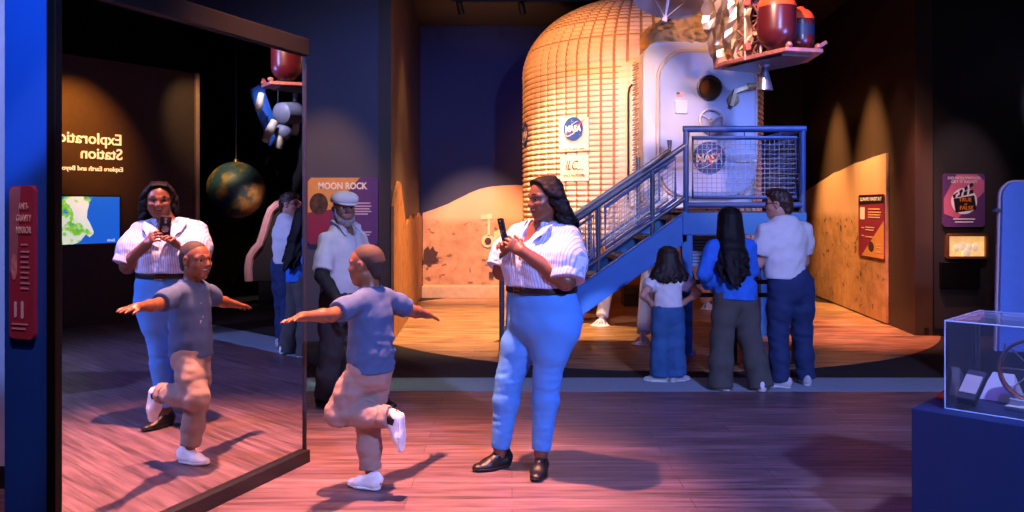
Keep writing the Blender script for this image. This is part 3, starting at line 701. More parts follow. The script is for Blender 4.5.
def habitat():
    cx, cy, R = 1.865, 12.2, 1.685
    t = thing('habitat', (cx, cy, 0), 'tall white inflatable domed habitat module with a round-cornered hatch', 'habitat')
    nu, zs = 560, []
    prof = []; z0, zt, zb = 3.40, 4.53, .85
    for a in np.linspace(0, PI/2, 22)[1:]: prof.append((R*(1-.28*(1-math.sin(a))) if False else R-.35+.35*math.sin(a), zb+.35-.35*math.cos(a)))
    for z in np.arange(zb+.362, z0, .0118): prof.append((R, z))
    for a in np.linspace(0, PI/2, 150)[:-1]: prof.append((R*math.cos(a)+.004, z0+(zt-z0)*math.sin(a)))
    prof = np.array(prof); s = np.concatenate([[0], np.cumsum(np.linalg.norm(np.diff(prof, axis=0), axis=1))]); th = np.linspace(0, 2*PI, nu, endpoint=False)
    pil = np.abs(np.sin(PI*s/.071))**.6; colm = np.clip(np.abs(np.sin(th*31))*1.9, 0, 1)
    # hull front: relief and strap colour faded to imitate cloth washed out by light
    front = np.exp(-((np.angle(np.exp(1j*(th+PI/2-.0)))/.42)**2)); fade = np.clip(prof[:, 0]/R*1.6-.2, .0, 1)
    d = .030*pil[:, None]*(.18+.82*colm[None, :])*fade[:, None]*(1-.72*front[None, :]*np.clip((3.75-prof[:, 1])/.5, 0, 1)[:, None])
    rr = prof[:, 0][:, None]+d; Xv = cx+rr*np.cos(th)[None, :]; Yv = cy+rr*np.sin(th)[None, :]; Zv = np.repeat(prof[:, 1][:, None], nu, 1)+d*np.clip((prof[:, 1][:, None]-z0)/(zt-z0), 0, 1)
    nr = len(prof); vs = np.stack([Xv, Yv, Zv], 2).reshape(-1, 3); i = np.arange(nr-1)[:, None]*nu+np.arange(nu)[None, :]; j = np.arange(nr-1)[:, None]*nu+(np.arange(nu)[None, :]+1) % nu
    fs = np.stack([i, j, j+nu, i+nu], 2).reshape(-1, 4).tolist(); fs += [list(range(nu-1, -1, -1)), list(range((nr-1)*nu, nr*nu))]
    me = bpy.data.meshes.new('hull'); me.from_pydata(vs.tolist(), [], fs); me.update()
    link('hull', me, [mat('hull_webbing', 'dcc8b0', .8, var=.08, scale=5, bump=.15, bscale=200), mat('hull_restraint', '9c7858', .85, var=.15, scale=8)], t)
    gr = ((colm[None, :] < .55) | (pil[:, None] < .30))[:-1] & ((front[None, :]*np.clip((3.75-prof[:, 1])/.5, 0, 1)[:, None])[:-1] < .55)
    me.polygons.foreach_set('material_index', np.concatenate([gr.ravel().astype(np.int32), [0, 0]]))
    # airlock box with rounded upright edges
    x0, x1, y0, y1 = 1.575, 2.935, 10.10, 11.2; zb, zt = 1.52, 3.53
    m = MB(); prof = rrect(x1-x0, zt-zb, .20, 10); m.prism(prof, V((x0+x1)/2, y0, (zb+zt)/2), AX, UZ, -(y1-y0)); m.build('airlock', SHELLW, t, bev=.02, ang=25)
    m = MB()
    for k, (r, yy) in enumerate(((.235, .0), (.20, -.03))): pass
    c = V(0, 0, 0); hx0, hx1, hz0, hz1 = P(658, 0, 10.08)[0], 2.925, P(0, 198, 10.08)[2], P(0, 51, 10.08)[2]; hc = V((hx0+hx1)/2, 10.10, (hz0+hz1)/2); hw, hh = hx1-hx0, hz1-hz0
    m = MB(); m.tube([hc+V(u, -.01, v) for u, v in rrect(hw+.01, hh+.01, .36, 10)], .022, 10, closed=True); m.build('hatch_frame', mat('hatch_seal', 'cdbdb8', .6, var=.05), t)
    m = MB(); m.prism(rrect(hw-.02, hh-.02, .34, 10), hc+V(0, 0, 0), AX, UZ, .07); hatch = m.build('hatch', mat('hatch_paint', 'a9b6e0', .45, var=.04, scale=3), t, bev=.018, ang=25)
    yf = 10.03
    f = lambda px, py: P(px, py, yf)
    m = MB(); p = f(709, 88); m.lathe([(.115, -.0), (.150, .0), (.150, .035), (.128, .045), (.112, .03), (.108, 0)], p+V(0, .002, 0), 40, (0, -1, 0), False); po = m.build('porthole_rim', mat('steel_grey', '6a6e7a', .35, metal=.8, var=.05), hatch)
    m = MB(); m.lathe([(.112, 0), (.112, .006)], p+V(0, .0, 0), 36, (0, -1, 0)); m.build('porthole_glass', mat('porthole_amber', '5a3a20', .12, var=.5, scale=5), hatch)
    m = MB(); p = f(711, 121)+V(0, -.05, 0); m.tube([p+.145*V(math.cos(a), 0, math.sin(a)) for a in np.linspace(0, 2*PI, 40)[:-1]], .011, 8, closed=True)
    for a in (.5, 2.6, 4.7): m.tube([p, p+.145*V(math.cos(a), 0, math.sin(a))], .008, 8)
    m.lathe([(.03, -.05), (.035, 0), (.02, .02)], p, 16, (0, -1, 0)); m.build('handwheel', mat('enamel_white', 'dcdce4', .35, var=.0), hatch)
    m = MB(); p = f(733, 100); m.lathe([(.07, 0), (.075, .02), (.05, .035)], p, 20, (0, -1, 0)); m.bar(p+V(0, -.03, .09), p+V(.20, -.05, .16), .05, .05); m.bar(p+V(-.03, -.03, -.08), p+V(.02, -.03, .12), .06, .05); m.lathe([(.045, 0), (.03, .12), (.012, .16)], p+V(.16, -.05, .15), 14, nrm(V(1, -.1, .15))); m.build('latch', mat('brass_dull', 'b8a888', .4, metal=.4, var=.1), hatch, bev=.004)
    m = MB(); p = f(735, 161); m.bar(p, p+V(.22, -.03, 0), .03, .03); m.lathe([(.03, -.02), (.03, .05)], p+V(.2, -.02, 0), 12, (1, 0, 0)); m.build('handle', mat('enamel_white2', 'dcdce4', .35, var=0), hatch, bev=.003)
    m = MB(); p = f(681, 107); m.prism(rrect(.15, .16, .02), p, AX, UZ, .02); m.build('pocket', SHELLW, hatch, bev=.004)
    m = MB(); p = f(680, 94.5); m.prism(rrect(.085, .055, .002, 1), p, AX, UZ, .003); fl = m.build('flag', WHITEP, hatch, smooth=False)
    m = MB()
    for k in range(4): m.box(p+V(-.042, -.006, -.0255+.0135*k), p+V(.042, -.003, -.0188+.0135*k))
    m.build('flag_stripe', RED_E, fl, smooth=False); m = MB(); m.box(p+V(-.042, -.008, .0), p+V(-.005, -.005, .0265)); m.build('flag_canton', BLUE_E, fl, smooth=False)
    lettering('lettering', 'Airlock Hatch', .035, f(684, 78)+V(0, -.002, 0), AX, UZ, mat('print_faint', 'd8a8a0', .6, var=0), hatch, width=.17)
    emblem(f(709, 158)+V(0, -.002, 0), AX, UZ, .195, hatch)
    # crumpled cover over the top of the airlock
    C = Field(V(1.45, 9.90, 3.40), V(3.15, 11.6, 4.25), .014); C.ell((2.25, 10.9, 3.55), (.74, .80, .44), None, .05); C.cap((1.74, 10.28, 3.60), (2.70, 10.24, 3.58), .12, .13, None, .08); C.cap((2.05, 10.32, 3.74), (2.45, 10.45, 3.80), .14, .16, None, .08)
    C.waves(.035, 22, 3, 7); C.waves(.022, 60, 5, 7); C.cut((0, 0, 3.50), (0, 0, -1)); C.build('cover', mat('cover_cloth', 'b89868', .75, var=.1, scale=6), t)
    # laced seam beside the airlock
    m = MB(); sx = lambda px: (px-HX)/F*10.45
    for k in range(26):
        z = 1.75+.062*k; m.tube([V(sx(632.5), 10.47, z), V(sx(636), 10.42, z+.012), V(sx(639), 10.45, z+.03)], .011, 6); m.tube([V(sx(633.5), 10.45, z+.03), V(sx(637), 10.42, z+.045)], .008, 6)
    m.build('lacing', mat('cord_tan', 'a08468', .8, var=.2), t); m = MB(); m.tube([V(sx(628.5), 10.46, 1.6), V(sx(628.5), 10.46, 2.95), V(sx(629.5), 10.44, 3.02), V(sx(632), 10.42, 3.06)], .014, 8); m.build('hose', BLACKP, t)
    m = MB(); m.prism([(-.06, -.95), (.06, -.95), (.06, .80), (-.06, .80)], V(sx(636), 10.48, 2.5), AX, UZ, .02); m.build('seam_strip', FABW, t, smooth=False)
    # cloth panels with the emblem and the maker's mark on the round hull
    def hull_panel(px0, px1, py0, py1, name):
        pts = []; S_ = 72.
        for px in np.linspace(px0, px1, 9):
            dx = (px-HX)/F; a = dx*dx+1; b_ = -2*(dx*cx+cy); c_ = cx*cx+cy*cy-(R+.035)**2; Y = (-b_-math.sqrt(b_*b_-4*a*c_))/(2*a); pts.append((Y*dx, Y))
        Ym = pts[4][1]; zt_, zb_ = CAMZ-(py0-HY)/F*Ym, CAMZ-(py1-HY)/F*Ym; m = MB(); n = len(pts); ctr = V(cx, cy, 0)
        out = [V(*p, 0) for p in pts]; inn = [p+(ctr-p)*.012 for p in out]; vs = []
        for z in (zb_, zt_): vs += [p+V(0, 0, z) for p in out]+[p+V(0, 0, z) for p in inn]
        fsx = [(i, i+1, 2*n+i+1, 2*n+i) for i in range(n-1)]+[(2*n+i, 2*n+i+1, 3*n+i+1, 3*n+i) for i in range(n-1)]+[(i, n+i, n+i+1, i+1) for i in range(n-1)]+[(0, 2*n, 3*n, n), (n-1, 2*n-1, 4*n-1, 3*n-1)]
        m.add(vs, fsx); o = m.build(name, FABW, t)
        c0 = V(*pts[4], (zt_+zb_)/2); ax = nrm(out[-1]-out[0]); return o, c0, ax, zt_-zb_
    o, c0, ax, hh = hull_panel(559, 588.5, 118, 151, 'emblem_panel'); nn = np.cross(ax, UZ)
    emblem(c0+V(0, 0, .075)+nn*.012, ax, UZ, .150, o); lettering('lettering', 'Langley Research Center', .05, c0+nn*.016-V(0, 0, .185), ax, UZ, BLACKPR, o, width=.36)
    o, c0, ax, hh = hull_panel(560.5, 588.5, 155, 181, 'maker_panel'); nn = np.cross(ax, UZ)
    lettering('lettering', 'ILC', .17, c0+nn*.014+V(0, 0, .03)-ax*.05, ax, UZ, BLACKPR, o, shear=.35, bold=.0, width=.20); lettering('lettering', 'SPACE PRODUCTS', .045, c0+nn*.016-V(0, 0, .10), ax, UZ, BLACKPR, o, bold=.012, width=.33)
    m = MB(); m.tube([c0+nn*.016+ax*(.03+.02*k)+V(0, 0, -.02+.012*math.sin(2*k)) for k in range(7)], .005, 6); m.build('signature_stroke', BLACKPR, o)
    # a small round patch on the far left of the hull
    a = math.radians(192); p = V(cx+1.715*math.cos(a), cy+1.715*math.sin(a), 2.55); nn = V(math.cos(a), math.sin(a), 0); emblem(p, V(-nn[1], nn[0], 0), UZ, .17, t)
    # cloth-wrapped support legs on flat pads
    lm = mat('leg_wrap', 'cfcad0', .75, var=.06, scale=8, bump=.15, bscale=150); pm = mat('pad_white', 'd8d4d8', .5, var=.04)
    for (bx, by), top in (((1.137, 10.85), (1.46, 11.5, 1.2)), ((1.46, 9.40), (1.74, 10.3, 1.60)), ((2.95, 12.6), (2.6, 12.4, 1.2))):
        b_ = V(bx, by, 0); tp = V(*top); d = nrm(tp-b_); L = Field(*bounds([b_, tp], .14), .012); L.cap(b_+d*.13, tp, .080, .088); L.waves(.004, 45, 9); L.cut(b_+d*.135, -d); lg = L.build('support_leg', lm, t)
        m = MB(); m.lathe([(.125, .0), (.128, .012), (.10, .022), (.035, .03)], b_, 28); m.tube([b_+V(0, 0, .02), b_+d*.16], .032, 12)
        for k in range(6):
            a = k*PI/3; m.bar(b_+V(.095*math.cos(a), .095*math.sin(a), .02), b_+d*.10+V(.03*math.cos(a), .03*math.sin(a), 0), .018, .012)
        m.build('footpad', pm, lg)
    return t
habitat()
# ------------------------------------------------------------------ stairs and landing
STEELB = mat('paint_steel_blue', '2a70c4', .45, var=.06, scale=6); RAILB = mat('paint_rail_blue', '2c4c8c', .45, var=.06, scale=6); STEELG = mat('steel_galvanised', '5c6478', .4, metal=.5, var=.1, scale=20); TREAD = mat('tread_steel', '3a3d48', .6, var=.2, scale=30, metal=.3); WIRE = mat('wire_steel', '8a93ac', .45, metal=.4, var=0)
def stairs():
    t = thing('stairs', (1.9, 9.2, 0), 'blue steel stairs and railed landing leading up to the habitat hatch', 'stairs')
    Y0, Y1, ZD = 8.74, 9.74, 1.49; xs = lambda px: (px-HX)/F*Y0
    sl = .70; XT = 1.80; zt = lambda x: ZD-sl*(XT-x); xb = .08
    for y in (Y0, Y1-.05):
        m = MB(); m.prism([(xb, 0), (xb+.02, zt(xb)-.0), (XT+.02, ZD), (XT+.02, ZD-.31), (.50, max(.0, zt(.5)-.31))], (0, y+.025, 0), AX, UZ, .05); m.build('stringer', STEELB, t, smooth=False, bev=.006)
        m = MB(); m.bar(V(xb, y, zt(xb)), V(XT, y, ZD), .09, .012); m.bar(V(.50, y, zt(.5)-.31), V(XT, y, ZD-.31), .09, .012); m.build('stringer_flange', STEELB, t, smooth=False)
    n = 7
    for k in range(n):
        z = ZD*(k+.0)/n+.17; x = XT-(ZD-z)/sl
        m = MB(); m.box((x-.04, Y0+.025, z-.03), (x+.27, Y1-.05, z)); m.box((x-.045, Y0+.025, z-.05), (x-.03, Y1-.05, z+.004)); m.build('tread', TREAD, t, smooth=False)
    rh = .72
    for y, w in ((Y0, 0), (Y1-.03, 1)):
        m = MB(); m.tube([V(-.12, y, zt(-.12)+rh), V(XT+.02, y, ZD+rh-.02), V(XT+.02, y, ZD+rh+.10)], .030, 12); m.tube([V(.34, y, zt(.34)+.14), V(XT, y, ZD+.14)], .024, 10); m.build('handrail', STEELG, t)
        for x in (-.11, .40, .90, 1.46):
            m = MB(); m.tube([V(x, y, max(0., zt(x)-.1)), V(x, y, zt(x)+rh+(.14 if w and x > 1 else 0))], .024, 10); m.build('post', STEELG, t)
        for xa, xz in ((.97, 1.70), (.42, .85)):
            m = MB(); P4 = [V(xa, y, zt(xa)+.20), V(xz, y, zt(xz)+.20), V(xz, y, zt(xz)+rh-.09), V(xa, y, zt(xa)+rh-.09)]; m.tube(P4, .019, 8, closed=True); inf = m.build('infill_frame', RAILB, t)
            m = MB(); x = xa+.05
            while x < xz: m.tube([V(x, y, zt(x)+.20), V(x, y, zt(x)+rh-.09)], .0035, 5, caps=False); x += .05
            for k in range(1, 9): h = .20+(rh-.29)*k/9; m.tube([V(xa, y, zt(xa)+h), V(xz, y, zt(xz)+h)], .0035, 5, caps=False)
            m.build('wire_mesh', WIRE, inf)
    # landing
    X0, X1, YB = 1.77, 3.055, 10.06
    m = MB(); m.box((X0, Y0-.02, ZD-.04), (X1, YB, ZD)); m.build('deck', TREAD, t, smooth=False)
    for lo, hi in (((X0, Y0-.04, ZD-.24), (X1, Y0+.03, ZD-.01)), ((X0, YB-.07, ZD-.24), (X1, YB, ZD-.01)), ((X0, Y0, ZD-.24), (X0+.06, YB, ZD-.01)), ((X1-.06, Y0, ZD-.24), (X1, YB, ZD-.01))):
        m = MB(); m.box(lo, hi); m.build('beam', STEELB, t, smooth=False, bev=.006)
    for x, y in ((X0+.05, Y0+.03), (X1-.05, Y0+.03), (X0+.05, YB-.05), (X1-.05, YB-.05)):
        m = MB(); m.box((x-.055, y-.055, 0), (x+.055, y+.055, ZD-.1)); m.box((x-.10, y-.10, 0), (x+.10, y+.10, .014)); m.build('column', STEELB, t, smooth=False, bev=.006)
    zr = ZD+.86
    def guard(a, b, frame_m=RAILB):
        a = np.array(a, float); b = np.array(b, float); d = nrm(b-a); m = MB()
        up = lambda p, z: V(p[0], p[1], z)
        m.tube([up(a, ZD-.1), up(a, zr)], .030, 12); m.tube([up(b, ZD-.1), up(b, zr)], .030, 12); m.tube([up(a-d*.03, zr), up(b+d*.03, zr)], .034, 12); m.tube([up(a, ZD+.07), up(b, ZD+.07)], .030, 12); g = m.build('guard_rail', RAILB, t)
        m = MB(); i, j = a+d*.07, b-d*.07; z0, z1 = ZD+.15, zr-.09; m.tube([up(i, z0), up(j, z0), up(j, z1), up(i, z1)], .022, 8, closed=True)
        for s in (.2, .5, .8): p = a+(b-a)*s; m.tube([up(p, z1), up(p, zr)], .008, 6)
        inf = m.build('infill_frame', frame_m, t); m = MB(); L = np.linalg.norm(j-i)
        for k in range(1, int(L/.05)): p = i+d*.05*k; m.tube([up(p, z0), up(p, z1)], .0036, 5, caps=False)
        for k in range(1, int((z1-z0)/.05)+1): m.tube([up(i, z0+.05*k), up(j, z0+.05*k)], .0036, 5, caps=False)
        m.build('wire_mesh', WIRE, inf)
    guard((X0+.04, Y0, 0), (X1-.03, Y0, 0)); guard((X1-.03, Y0+.02, 0), (X1-.03, YB, 0), STEELG)
    return t
stairs()
# barrier and small text board beneath the landing
t = thing('barrier', (2.2, 8.3, 0), 'low black two-bar barrier in front of the stairs, behind the three visitors', 'barrier')
for x in (1.62, 2.19, 2.80):
    m = MB(); m.box((x-.03, 8.27, 0), (x+.03, 8.33, .92)); m.lathe([(.13, 0), (.13, .012), (.04, .02)], (x, 8.3, 0), 24); m.build('post', BLACKP, t, bev=.004)
for z in (.67, .80):
    m = MB(); m.box((1.62, 8.285, z-.022), (2.80, 8.315, z+.022)); m.build('bar', BLACKP, t, bev=.003)
A, B = P(690, 236, 9.4), P(722, 266, 9.4); c = (A+B)/2; w, h = B[0]-A[0], A[2]-B[2]
b = Board('text_board', 'pale blue text board hanging beneath the landing beside the person in the blue overshirt', 'sign', c, AX, UZ, w, h, .02, .02, mat('print_pale_blue', 'a8b8dc', .5, var=.04))
b.lines([(-w*.42, w*.40-.02*(i % 3), h*.36-.036*i) for i in range(8)], mat('print_grey_blue', '5a6a94', .6, var=0), .014)
m = MB()
for s in (-1, 1): m.tube([b.at(s*w*.4, h/2), V(b.at(s*w*.4, 0)[0], 9.4, 1.27)], .004, 6)
m.build('hanger', STEELG, b.o)
# dark crate stowed under the stairs
t = thing('equipment_case', (1.95, 13.0, 0), 'dark equipment case on the floor behind the stairs, under the domed habitat', 'case')
m = MB(); m.box((1.72, 12.9, .0), (2.15, 13.3, .26)); m.build('body', mat('case_dark', '26242a', .6, var=.2), t, bev=.03)
m = MB(); m.box((1.71, 12.89, .20), (2.16, 13.31, .30)); m.build('lid', mat('case_lid', '3a3d4a', .6, var=.2), t, bev=.02)

# ------------------------------------------------------------------ the hanging spacecraft
def foil_sheet(pts, n, amp, seed, th=.004):
    "crinkled sheet over a quad of corner points"
    rg = np.random.RandomState(seed); a, b, c, d = [np.array(p, float) for p in pts]; nn = nrm(np.cross(b-a, d-a)); vs = []; ph = rg.uniform(0, 6.28, 6)
    for i in range(n+1):
        for j in range(n+1):
            u, v = i/n, j/n; h = .9*abs(math.sin(7*u+1.2*v+ph[0]))+.5*abs(math.sin(13*u-3*v+ph[1]))-.8; h += .55*(rg.rand()-.5)
            ju, jv = (u+.5/n*(rg.rand()-.5), v+.9/n*(rg.rand()-.5)) if 0 < i < n and 0 < j < n else (u, v)
            vs.append(a*(1-ju)*(1-jv)+b*ju*(1-jv)+c*ju*jv+d*(1-ju)*jv+nn*amp*h)
    m = len(vs); vs += [v-nn*th for v in vs]; f = []
    for i in range(n):
        for j in range(n):
            q = (i*(n+1)+j, (i+1)*(n+1)+j, (i+1)*(n+1)+j+1, i*(n+1)+j+1); f += [q[:3], (q[0], q[2], q[3]), tuple(m+k for k in reversed(q[:3])), tuple(m+k for k in (q[3], q[2], q[0]))]
    for i in range(n):
        for e0, e1 in (((i)*(n+1), (i+1)*(n+1)), ((i)*(n+1)+n, (i+1)*(n+1)+n), (i, i+1), (n*(n+1)+i, n*(n+1)+i+1)): f.append((e0, e1, m+e1, m+e0))
    return vs, f
GOLD = mat('foil_gold', 'f4e6c4', .34, metal=1., var=.1, scale=6); SILVER = mat('foil_silver', 'd8d8e4', .26, metal=1., var=.05); PINKM = mat('metal_anodised', 'c08078', .4, metal=.5, var=.2, scale=20)
def spacecraft():
    t = thing('spacecraft', (2.25, 7.5, 2.86), 'foil wrapped model spacecraft with two dark red tanks hung from the ceiling', 'spacecraft')
    z = 2.84
    pl = [(2.28, 6.98), (2.62, 7.07), (2.66, 7.55), (2.36, 8.15), (1.90, 7.93), (1.93, 7.70)]
    m = MB(); m.prism([(x, y) for x, y in pl], (0, 0, z), AX, V(0, 1, 0), .035); m.build('base_plate', PINKM, t, bev=.006)
    m = MB(); m.prism([(x*.8+2.27*.2, y*.8+7.56*.2) for x, y in pl], (0, 0, z-.02), AX, V(0, 1, 0), .02); m.build('underside', mat('underside_bronze', '6a5a50', .35, metal=.7, var=.3, scale=8), t, bev=.004)
    def tank(c, r, h, name, band):
        o = MB(); prof = [(r*math.sin(a)+1e-4, -h/2+r-r*math.cos(a)) for a in np.linspace(0, PI/2, 10)]+[(r*math.cos(a)+1e-4, h/2-r+r*math.sin(a)) for a in np.linspace(0, PI/2, 10)]
        o.lathe(prof, c, 32); tk = o.build(name, mat('tank_oxblood', '44141a', .30, var=.15, scale=4), t)
        o = MB(); o.lathe([(r*.42, h/2-r*.10), (r*.30, h/2-r*.02), (.03, h/2+.01)], c, 24); o.lathe([(r*math.cos(t)*1.012, h/2-r+r*1.012*math.sin(t)) for t in np.linspace(.12, 1.35, 10)], c, 32, caps=False); o.build('cap', mat('tank_vermilion', 'd04a24', .35, var=.1), tk)
        if band: o = MB(); o.lathe([(r*1.012, -.05), (r*1.012, .05)], c, 32, caps=False); o.build('band', mat('tank_navy', '1c2440', .4, var=.05), tk)
    tank(V(2.255, 7.16, z+.29), .163, .50, 'tank', False); tank(V(2.525, 7.36, z+.24), .120, .40, 'tank', True); tank(V(2.40, 7.75, z+.27), .14, .46, 'tank', True)
    m = MB(); p = V(2.27, 7.55, z-.01); m.lathe([(.02, 0), (.028, -.05), (.045, -.12), (.066, -.20), (.072, -.24), (.064, -.235), (.03, -.08)], p, 28, caps=False); m.lathe([(.05, .0), (.04, -.03)], p, 20); m.build('engine_nozzle', mat('nozzle_steel', '98a0b8', .3, metal=.85, var=.1), t)
    m = MB(); vs, f = foil_sheet([(1.92, 7.93, z+.02), (2.12, 7.40, z+.06), (2.10, 7.36, z+.78), (1.72, 7.72, z+.78)], 13, .075, 11); m.add(vs, f); m.build('foil_panel', GOLD, t, smooth=False)
    m = MB(); rg = np.random.RandomState(5); fr = [V(2.06, 7.42, z), V(2.22, 7.50, z), V(2.20, 7.80, z), V(2.0, 7.75, z)]   # open lattice behind the foil
    for k in range(4):
        a, b = fr[k], fr[(k+1) % 4]; m.tube([a, a+V(0, 0, .80)], .014, 8)
        for j in range(4): m.tube([a+V(0, 0, .2*j), b+V(0, 0, .2*j+.2)], .008, 6); m.tube([b+V(0, 0, .2*j), a+V(0, 0, .2*j+.2)], .008, 6); m.tube([a+V(0, 0, .2*j+.2), b+V(0, 0, .2*j+.2)], .008, 6)
    m.build('lattice', PINKM, t)
    im = mat('instrument_copper', 'c87868', .4, metal=.4, var=.4, scale=30)
    for k in range(14):
        m = MB(); p = V(rg.uniform(2.06, 2.2), rg.uniform(7.34, 7.5), z+rg.uniform(.03, .7)); m.obox(p, nrm(rg.randn(3)*.2+V(1, 0, 0)), nrm(V(0, 1, 0)), UZ, rg.uniform(.012, .035, 3)); m.build('instrument', im, t, bev=.003)
    m = MB()
    for x, y in ((2.31, 7.02), (2.58, 7.10)): m.lathe([(.026, 0), (.026, .03), (.012, .05)], (x, y, z+.05), 16, nrm(V(0, -1, .2)))
    m.bar((2.60, 7.10, z+.06), (2.66, 7.12, z+.10), .03, .03); m.build('bracket', PINKM, t, bev=.003)
    # dish antenna on an arm to the left, and a second one behind
    def dish(c, n, r, mt):
        n = nrm(n); prof = [(r*s, .22*r*(1-s*s)) for s in np.linspace(1, .02, 12)]; m = MB(); m.lathe(prof+[(r*s, .22*r*(1-s*s)+.012) for s in np.linspace(.02, 1, 12)], c, 40, -n, False); d = m.build('dish', mt, t)
        m = MB(); m.tube([c+n*.17, c-n*.05], .010, 8); m.tube([c+n*.16, c+n*.20], .024, 12)
        x = nrm(np.cross(n, UZ))
        for a in (0, 2.1, 4.2): m.tube([c+r*.55*(x*math.cos(a)+np.cross(n, x)*math.sin(a))-n*.09, c+n*.16], .005, 6)
        m.build('feed', mat('feed_pale', 'd8c8c8', .5, var=0), d); return d
    dm = mat('dish_grey', 'b4acb0', .5, metal=.0, var=.06)
    dish(P(668, 6, 7.9)+V(0, 0, .03), V(-.22, -.22, -1), .33, dm); dish(P(822, -22, 7.7), V(.1, -.1, -1), .30, dm)
    m = MB(); m.tube([P(672, -4, 7.95), V(1.75, 7.95, z+.70)], .025, 10); m.tube([P(822, -26, 7.75), V(2.5, 7.7, z+.6)], .025, 10); m.build('arm', dm, t)
    m = MB(); m.prism(disc(.34, 24, 2.2, 7.6), (0, 0, z+.74), AX, V(0, 1, 0), .05); m.build('top_deck', PINKM, t, bev=.01)
    for x, y in ((2.0, 7.5), (2.4, 7.45), (2.2, 7.85)):
        m = MB(); m.tube([V(x, y, z+.76), V(x, y, CEIL)], .004, 6); m.build('cable', STEELG, t)
    return t
spacecraft()

# ------------------------------------------------------------------ display case
def display_case():
    a, s = nrm(V(.714, -.700, 0)), nrm(V(.700, .714, 0)); A = V(1.907, 3.70, 0); zp = .656
    LF, LS = .95, .50
    cor = A-a*.11-s*.09
    m = MB(); b4 = [cor, cor+a*(LF+.22), cor+a*(LF+.22)+s*(LS+.18), cor+s*(LS+.18)]
    t = thing('plinth', tuple(cor+a*.5+s*.3), 'plain dark blue plinth under the clear display case at the right edge', 'plinth')
    m.add([p+V(0, 0, z) for z in (.03, zp) for p in b4], [(3,2,1,0),(4,5,6,7),(0,1,5,4),(1,2,6,5),(2,3,7,6),(3,0,4,7)]); m.build('body', mat('plinth_blue', '0b2450', .5, var=.05, scale=4), t, smooth=False, bev=.004)
    m = MB(); ins = [cor+a*.03+s*.03, cor+a*(LF+.19)+s*.03, cor+a*(LF+.19)+s*(LS+.15), cor+a*.03+s*(LS+.15)]; m.add([p+V(0, 0, z) for z in (0, .03) for p in ins], [(3,2,1,0),(4,5,6,7),(0,1,5,4),(1,2,6,5),(2,3,7,6),(3,0,4,7)]); m.build('kick_base', BLACKP, t, smooth=False)
    g = NT('acrylic'); g.t.nodes.remove(g.b); tr = g.n('ShaderNodeBsdfTransparent'); tr.inputs[0].default_value = (.93, .95, 1., 1); gl = g.n('ShaderNodeBsdfGlossy', i_Roughness=.02); fz = g.n('ShaderNodeFresnel', i_IOR=1.35); mx = g.n('ShaderNodeMixShader')
    g.l(fz.outputs[0], mx.inputs[0]); g.l(tr.outputs[0], mx.inputs[1]); g.l(gl.outputs[0], mx.inputs[2]); hz = g.n('ShaderNodeBsdfDiffuse'); hz.inputs[0].default_value = (.55, .65, 1., 1); m3 = g.n('ShaderNodeMixShader'); m3.inputs[0].default_value = .035; g.l(mx.outputs[0], m3.inputs[1]); g.l(hz.outputs[0], m3.inputs[2]); g.l(m3.outputs[0], next(n for n in g.t.nodes if n.type == 'OUTPUT_MATERIAL').inputs[0])  # faint blue diffuse mixed in to stand for reflections of the blue surroundings
    v = thing('display_case', tuple(A+a*.47+s*.25+V(0, 0, zp)), 'clear acrylic display case standing on the dark blue plinth', 'display case')
    H = .385; b4 = [A, A+a*LF, A+a*LF+s*LS, A+s*LS]
    def sheet(p, q_, name='pane', th=.008):
        d = nrm(q_-p); n = V(-d[1], d[0], 0); m = MB(); m.add([x+V(0, 0, z) for z in (zp+.001, zp+H) for x in (p, q_, q_+n*th, p+n*th)], [(3,2,1,0),(4,5,6,7),(0,1,5,4),(1,2,6,5),(2,3,7,6),(3,0,4,7)]); m.build(name, g.m, v, smooth=False)
    for i in range(4): sheet(b4[i], b4[(i+1) % 4])
    m = MB(); m.add([x+V(0, 0, z) for z in (zp+H, zp+H+.008) for x in b4], [(3,2,1,0),(4,5,6,7),(0,1,5,4),(1,2,6,5),(2,3,7,6),(3,0,4,7)]); m.build('lid', g.m, v, smooth=False)
    e = mat('acrylic_edge', 'a8b8e8', .25, var=0, spec=.8); m = MB()
    for p in b4: m.tube([p+V(0, 0, zp+.004), p+V(0, 0, zp+H+.004)], .0032, 6)
    for i in range(4): m.tube([b4[i]+V(0, 0, zp+H+.004), b4[(i+1) % 4]+V(0, 0, zp+H+.004)], .0032, 6); m.tube([b4[i]+V(0, 0, zp+.004), b4[(i+1) % 4]+V(0, 0, zp+.004)], .003, 6)
    m.build('edge', e, v)
    L = lambda u, w, z=0.: A+a*u+s*w+V(0, 0, zp+.002+z)
    # floor of the case: what is on show
    t = thing('block_sample', tuple(L(.05, .13)), 'dark rectangular block with a pale label leaning in the left of the display case', 'sample')
    d1 = nrm(s*.75+V(0, 0, .66)+a*.1); d2 = nrm(np.cross(d1, a)); x1 = np.cross(d2, d1)
    m = MB(); m.obox(L(.075, .12, .085), x1, d1, d2, (.040, .085, .022)); m.build('body', mat('block_dark', '2c2a3c', .6, var=.2), t, bev=.006)
    m = MB(); m.obox(L(.075, .12, .085)+d2*.0235, x1, d1, d2, (.034, .060, .002)); m.build('label_plate', mat('label_pale', 'cfc4c8', .6, var=.1), t, smooth=False)
    m = MB(); m.obox(L(.075, .12, .085)-d2*.0235, x1, d1, d2, (.034, .050, .002)); m.build('label_plate', mat('label_pale2', 'cfc4c8', .6, var=.1), t, smooth=False)
    t = thing('wedge_mount', tuple(L(.12, .40)), 'white sloped wedge mount in the middle of the display case', 'mount')
